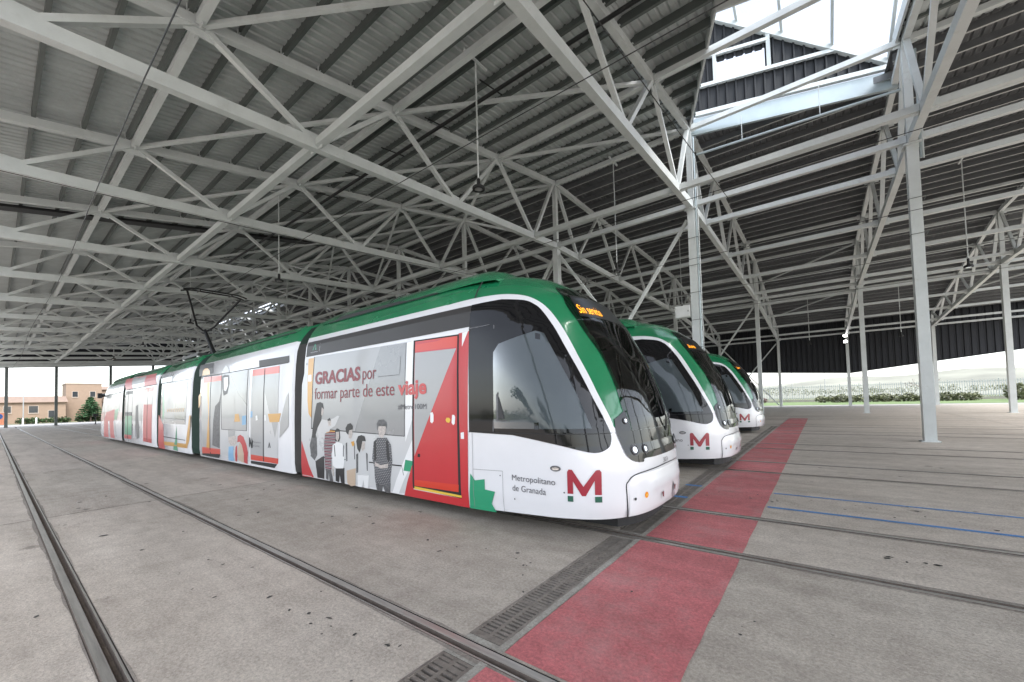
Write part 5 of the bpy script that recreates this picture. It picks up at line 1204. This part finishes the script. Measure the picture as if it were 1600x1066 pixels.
def leaf_cloud(mb, blobs, n, size, m, flat_=.5):
    for _ in range(n):
        c, r = random.choices(blobs, weights=[b[1][0]*b[1][1]*b[1][2] for b in blobs])[0]
        while True:
            p = Vector((random.uniform(-1, 1), random.uniform(-1, 1), random.uniform(-1, 1)))
            if .25 < p.length < 1: break
        p = Vector(c)+Vector((p.x*r[0], p.y*r[1], p.z*r[2])); s = size*random.uniform(.6, 1.4)
        a = Vector((random.gauss(0, 1), random.gauss(0, 1), random.gauss(0, flat_))).normalized(); b = a.cross(Vector((random.gauss(0, .6), random.gauss(0, .6), 1))).normalized()
        mb.face([p-a*s, p+b*s*.6, p+a*s, p-b*s*.6], m)
def branch(mb, p, d, L_, r, depth, m, tips):
    n = 3; pts = [p]; q = Vector(p)
    for i in range(n):
        d = (d+Vector((random.gauss(0, .13), random.gauss(0, .13), random.gauss(.05, .08)))).normalized(); q = q+d*L_/n; pts.append(Vector(q))
    mb.tube(pts, [r*(1-.4*i/n) for i in range(n+1)], m, 5, False)
    if depth == 0: tips.append(q); return
    for k in range(random.choice((2, 3))):
        nd = (d+Vector((random.gauss(0, .6), random.gauss(0, .6), random.gauss(.15, .3)))).normalized()
        branch(mb, pts[random.choice((2, 3))], nd, L_*random.uniform(.6, .8), r*.6, depth-1, m, tips)
def tree(name, loc, hgt, label, cat='tree', group=None, leaves=900, lm='leaf', bare=False, wide=1.0, lsize=.22):
    root = empty(name, loc); tag(root, label, cat, group); mb = MB(); tips = []
    branch(mb, Vector((0, 0, -.2)), Vector((0, 0, 1)), hgt*.36, hgt*.022, 4 if bare else 3, 'twig' if bare else 'bark', tips)
    mb.build('trunk', root, fixn=False)
    mb = MB()
    if bare:
        for t in tips:
            for _ in range(4):
                e = t+Vector((random.gauss(0, .25), random.gauss(0, .25), random.uniform(.1, .7)))*hgt*.08; mb.tube([t, e], [.012*hgt/5, .004], 'twig', 3, False)
    else:
        bl = [(tuple(t), (hgt*.13*wide*random.uniform(.7, 1.2), hgt*.13*wide*random.uniform(.7, 1.2), hgt*.10*random.uniform(.7, 1.2))) for t in tips]
        bl += [((0, 0, hgt*.62), (hgt*.2*wide, hgt*.2*wide, hgt*.22))]
        leaf_cloud(mb, bl, leaves, lsize, lm)
    mb.build('crown', root, fixn=False); return root
def conifer(loc, hgt, label):
    root = empty('conifer', loc); tag(root, label, 'tree'); mb = MB(); mb.tube([(0, 0, -.2), (0, 0, hgt*.95)], [.16, .03], 'bark', 7); mb.build('trunk', root)
    mb = MB(); n = 9
    for k in range(n):
        z = hgt*(.26+.72*k/n); r = hgt*.40*(1-(k/n)**1.25)
        for j in range(12):
            t = 2*math.pi*(j+random.random()*.6)/12; tip = Vector((r*math.cos(t)*random.uniform(.8, 1.1), r*math.sin(t)*random.uniform(.8, 1.1), z-r*.12)); base = Vector((0, 0, z))
            for i in range(26):
                p = base.lerp(tip, random.uniform(.15, 1)); a = Vector((random.gauss(0, .3), random.gauss(0, .3), random.gauss(-.1, .12))).normalized()*.34; b = a.cross(Vector((0, 0, 1)))*.6+Vector((0, 0, random.uniform(-.1, .1)))
                mb.face([p-a, p+b, p+a, p-b], 'fir')
    mb.build('crown', root, fixn=False)
def hedge(name, p, q, wd, hgt, label, lm, n, cat='hedge', group=None):
    p, q = Vector(p), Vector(q); d = q-p; mb = MB(); k = max(2, int(d.length/1.2)); bl = []
    for i in range(k):
        c = p+d*((i+.5)/k); bl.append(((c.x, c.y, c.z+hgt*.45), (d.length/k*.75 if abs(d.x) > abs(d.y) else wd/2, wd/2 if abs(d.x) > abs(d.y) else d.length/k*.75, hgt*.5*random.uniform(.8, 1.15))))
    leaf_cloud(mb, bl, n, .16, lm)
    for i in range(0, k, 1):
        c = p+d*((i+.5)/k)
        for j in range(3): mb.tube([(c.x+random.uniform(-.3, .3), c.y+random.uniform(-.3, .3), c.z-.1), (c.x+random.uniform(-.4, .4), c.y+random.uniform(-.4, .4), c.z+hgt*.7)], .015, 'bark', 3, False)
    return tag(mb.build(name, fixn=False), label, cat, group)

def building(name, label, x, y0, y1, dep, hgt, wall, roof, wins, pitched=True, cat='building'):
    root = empty(name, (x, (y0+y1)/2, 0)); tag(root, label, cat); wy = (y1-y0)/2
    mb = MB(); mb.box(-dep, 0, -wy, wy, -.16, hgt, wall); mb.build('wall', root)
    mb = MB()
    if pitched: mb.prism([(-dep-.4, hgt), (.5, hgt), (.5, hgt+.12), (-dep/2, hgt+dep*.16), (-dep-.4, hgt+.12)], 'y', -wy-.3, wy+.3, roof)
    else: mb.box(-dep-.1, .12, -wy-.12, wy+.12, hgt, hgt+.25, roof)
    mb.build('roof', root)
    for yy, zz, w_, h_ in wins:
        mb = MB(); mb.box(0.003, .05, yy-w_/2-.08, yy+w_/2+.08, zz-.08, zz+h_+.08, 'cream'); f = mb.build('window', root)
        mb = MB(); mb.box(.02, .06, yy-w_/2, yy+w_/2, zz, zz+h_, 'wglass'); mb.build('pane', f)
        mb = MB(); mb.box(.05, .16, yy-w_/2-.1, yy+w_/2+.1, zz-.16, zz-.08, 'cream'); mb.build('sill', f)
    return root
XW = -128.0
building('brick_house', 'low pink rendered house with a long clay roof between the two left hall posts', XW, -7, 9.6, 9, 4.0, 'render', 'rooft', [(-4, 1.2, 1.6, 1.6), (.6, 2.0, .9, 1.3), (3.9, 1.9, 1.2, 1.4), (6.5, .8, 1.2, 1.5)])
building('tower_block', 'taller flat topped pink block behind the small conifer', XW-4, 9.9, 15.4, 8, 8.1, 'render', 'cream', [(-1.4, 5.2, .8, 1.2), (1.3, 5.2, .8, 1.2), (1.3, 1.6, 1, 1.4)], False)
building('cream_house', 'cream house with a clay roof behind the tail of the wrapped tram', XW+2, 15.8, 30, 9, 3.9, 'cream', 'rooft', [(-4.5, 1.0, 1.4, 1.5), (-1, 1.0, 1.2, 1.5), (3, 1.0, 1.2, 1.5)])
building('block', 'small upper storey block set back on the far left skyline', XW-14, 15, 19, 6, 7.2, 'render', 'rooft', [(0, 5.2, .9, 1.1)])
mb = MB(); mb.box(0, .35, -8, 3.2, -.16, 2.05, 'brick'); mb.box(-.05, .4, -8.05, 3.25, 2.05, 2.15, 'cream')
tag(mb.build('brick_wall', None, (-119, -1.5, 0)), 'orange brick boundary wall low at the far left edge beside the sign', 'wall')
conifer((-112, 11.6, -.1), 5.0, 'small green conifer with layered branches in front of the pink buildings')
for i, (y0, y1, lab) in enumerate(((2.8, 9.0, 'clipped dark hedge left of the second hall post'), (9.8, 14.8, 'clipped hedge below the small conifer'), (15.6, 24, 'clipped hedge beside the tail of the wrapped tram'))): hedge('hedge', (-113, y0, -.1), (-113, y1, -.1), 1.2, 1.15, lab, 'leaf', 1500, 'hedge', 'hedges along the far road')
# lamp post, road sign, small signal post
root = empty('street_lamp', (-118, 3.6, 0)); tag(root, 'tall thin street lamp post with twin heads seen between the left posts', 'street lamp')
mb = MB(); mb.tube([(0, 0, -.16), (0, 0, 9.6)], [.09, .05], 'post', 8); mb.build('pole', root)
for s in (-1, 1):
    mb = MB(); mb.tube([(0, 0, 9.5), (0, s*.7, 9.7)], .03, 'post', 6); mb.box(-.15, .15, s*.9-.35, s*.9+.35, 9.64, 9.78, 'post'); mb.build('lamp_head', root)
root = empty('road_sign', (-70, .45, 0)); tag(root, 'round blue mandatory road sign on a thin post by the leftmost hall post', 'road sign')
mb = MB(); mb.tube([(0, 0, 0), (0, 0, 1.2)], .03, 'post', 8); mb.build('pole', root)
mb = MB(); mb.tube([(0, 0, 1.45), (.025, 0, 1.45)], .31, 'sign', 28); sb = mb.build('sign_disc', root)
mb = MB(); mb.prism([(-.04, 1.27), (.04, 1.27), (.04, 1.5), (.12, 1.5), (0, 1.65), (-.12, 1.5), (-.04, 1.5)], 'x', .027, .03, 'vwhite'); mb.build('arrow', sb)
root = empty('signal_post', (-80, 8.75, 0)); tag(root, 'short dark post with a small square head near the tail of the wrapped tram', 'signal post')
mb = MB(); mb.tube([(0, 0, 0), (0, 0, 1.05)], .06, 'cable', 8); mb.box(-.15, .15, -.15, .15, 0, .04, 'cable'); mb.build('pole', root)
mb = MB(); mb.box(-.14, .14, -.26, .26, 1.05, 1.45, 'cable'); mb.box(.14, .2, -.28, .28, 1.4, 1.47, 'cable'); mb.build('head', root)
for i, (y, lab) in enumerate(((2.9, 'white bollard on the pavement left of the second hall post'), (4.2, 'white bollard nearest the second hall post'))):
    mb = MB(); mb.lathe((0, 0, 0), [(.09, 0), (.09, 1.0), (.07, 1.06), (.0, 1.08)], 'vwhite', 12); tag(mb.build('bollard', None, (-96, y, 0)), lab, 'bollard', 'bollards by the road')
# far right: picket fence, hedges, shrubs, trees, masts
root = empty('picket_fence', (0, 86, 0)); tag(root, 'long pale grey steel picket fence beyond the lawn', 'fence')
mb = MB()
for x in np.arange(-40, 45, .25): mb.box(x-.035, x+.035, -.02, .02, .35, 2.75, 'fence')
mb.build('pickets', root)['kind'] = 'stuff'
mb = MB()
for z in (.6, 2.5): mb.box(-40, 45, .02, .07, z-.04, z+.04, 'fence')
mb.build('rail', root)
mb = MB(); mb.box(-40, 45, -.12, .12, -.16, .3, 'curb'); mb.build('plinth', root)
mb = MB(); mb.box(0, .08, -.04, .04, -.1, 2.9, 'fence'); p0 = mb.build('post', root, (-40, .1, 0))
for x in np.arange(-37.5, 45, 2.5):
    c = p0.copy(); COL.objects.link(c); c.parent = root; c.location = (x, .1, 0)
hedge('hedge', (-.5, 78, -.1), (16.5, 78, -.1), 1.4, 1.3, 'long low clipped hedge before the picket fence, left of the nearest right column', 'leaf2', 4200, 'hedge', 'hedges and shrubs before the picket fence')
for i, (x, y, wd, hg, lm, lab) in enumerate(((-12, 79, 2.5, 1.0, 'leaf2', 'small green shrub near the fence left of the far hedge'), (-8.5, 80, 2, 1.0, 'twig', 'small brownish shrub near the fence at the left'), (21.5, 78, 4.5, 1.5, 'twig', 'brown bare shrub right of the nearest right column'), (27.5, 79, 5, 1.1, 'leaf2', 'low straw coloured shrub towards the right column'), (19.2, 77, 1.4, 2.4, 'leaf2', 'upright pale shrub just right of the nearest right column'))):
    hedge('shrub', (x-wd/2, y, -.1), (x+wd/2, y, -.1), 1.5, hg, lab, lm, 700, 'shrub', 'hedges and shrubs before the picket fence')
tree('broadleaf_tree', (25.5, 60.5, -.1), 3.6, 'dense green bush like tree at the right edge of the picture', lm='leaf', leaves=2600, wide=1.6, lsize=.14)
tree('bare_tree', (28.5, 71, -.1), 9.5, 'tall bare tree above the green bush at the right edge', bare=True)
tree('blossom_tree', (12.2, 84, -.1), 5.6, 'small bare pinkish tree before the fence between the columns', bare=True)
tree('bare_tree', (27, 92, -.1), 6.5, 'bare tree behind the picket fence right of the nearest right column', bare=True)
for i in range(16):
    x = -40+6.5*i+random.uniform(-2, 2)
    hedge('far_shrub', (x-3.5, 118+random.uniform(-6, 10), 1.0), (x+3.5, 118, 1.0), 3, random.uniform(1.2, 2.2), None, 'leaf2', 420, None)['kind'] = 'stuff'
for i, (x, lab) in enumerate(((-6.5, 'left thin mast standing far beyond the fence'), (1.0, 'right thin mast standing far beyond the fence'))):
    root = empty('mast', (x, 140, 0)); tag(root, lab, 'mast', 'masts beyond the fence')
    mb = MB(); mb.tube([(0, 0, -.2), (0, 0, 11)], [.12, .06], 'post', 6); mb.build('pole', root)
    mb = MB(); mb.tube([(-1.4, 0, 10.2), (1.4, 0, 10.2)], .05, 'post', 6); mb.build('cross_arm', root)
for i in range(14):
    x = -44+4*i
    hedge('roadside_scrub', (x-2.2, -43+random.uniform(-2, 2), -.1), (x+2.2, -43, -.1), 3, random.uniform(1.5, 3.2), None, random.choice(('leaf', 'leaf2')), 500, None)['kind'] = 'stuff'
# trees behind the photographer, mirrored in the tram windows
for i, (x, y, hh, bare) in enumerate(((-9, -36, 8, True), (-16, -38, 9, False), (-3, -40, 7, False), (-24, -37, 8.5, True), (4, -37, 9, False), (-32, -39, 8, False), (-12.5, -42, 8.5, True), (-6, -41, 7.5, True))):
    tree('roadside_tree', (x, y, -.16), hh, ['bare roadside tree behind the photographer', 'leafy roadside tree behind the photographer'][0 if bare else 1]+' %s' % ['opposite the tram nose', 'opposite the first door', 'nearest the right', 'opposite the middle car', 'beyond the right end', 'farthest left', 'set back opposite the tram cab', 'set back opposite the camera'][i], 'tree', 'roadside trees behind the photographer', leaves=1300, bare=bare, wide=1.3, lsize=.3)
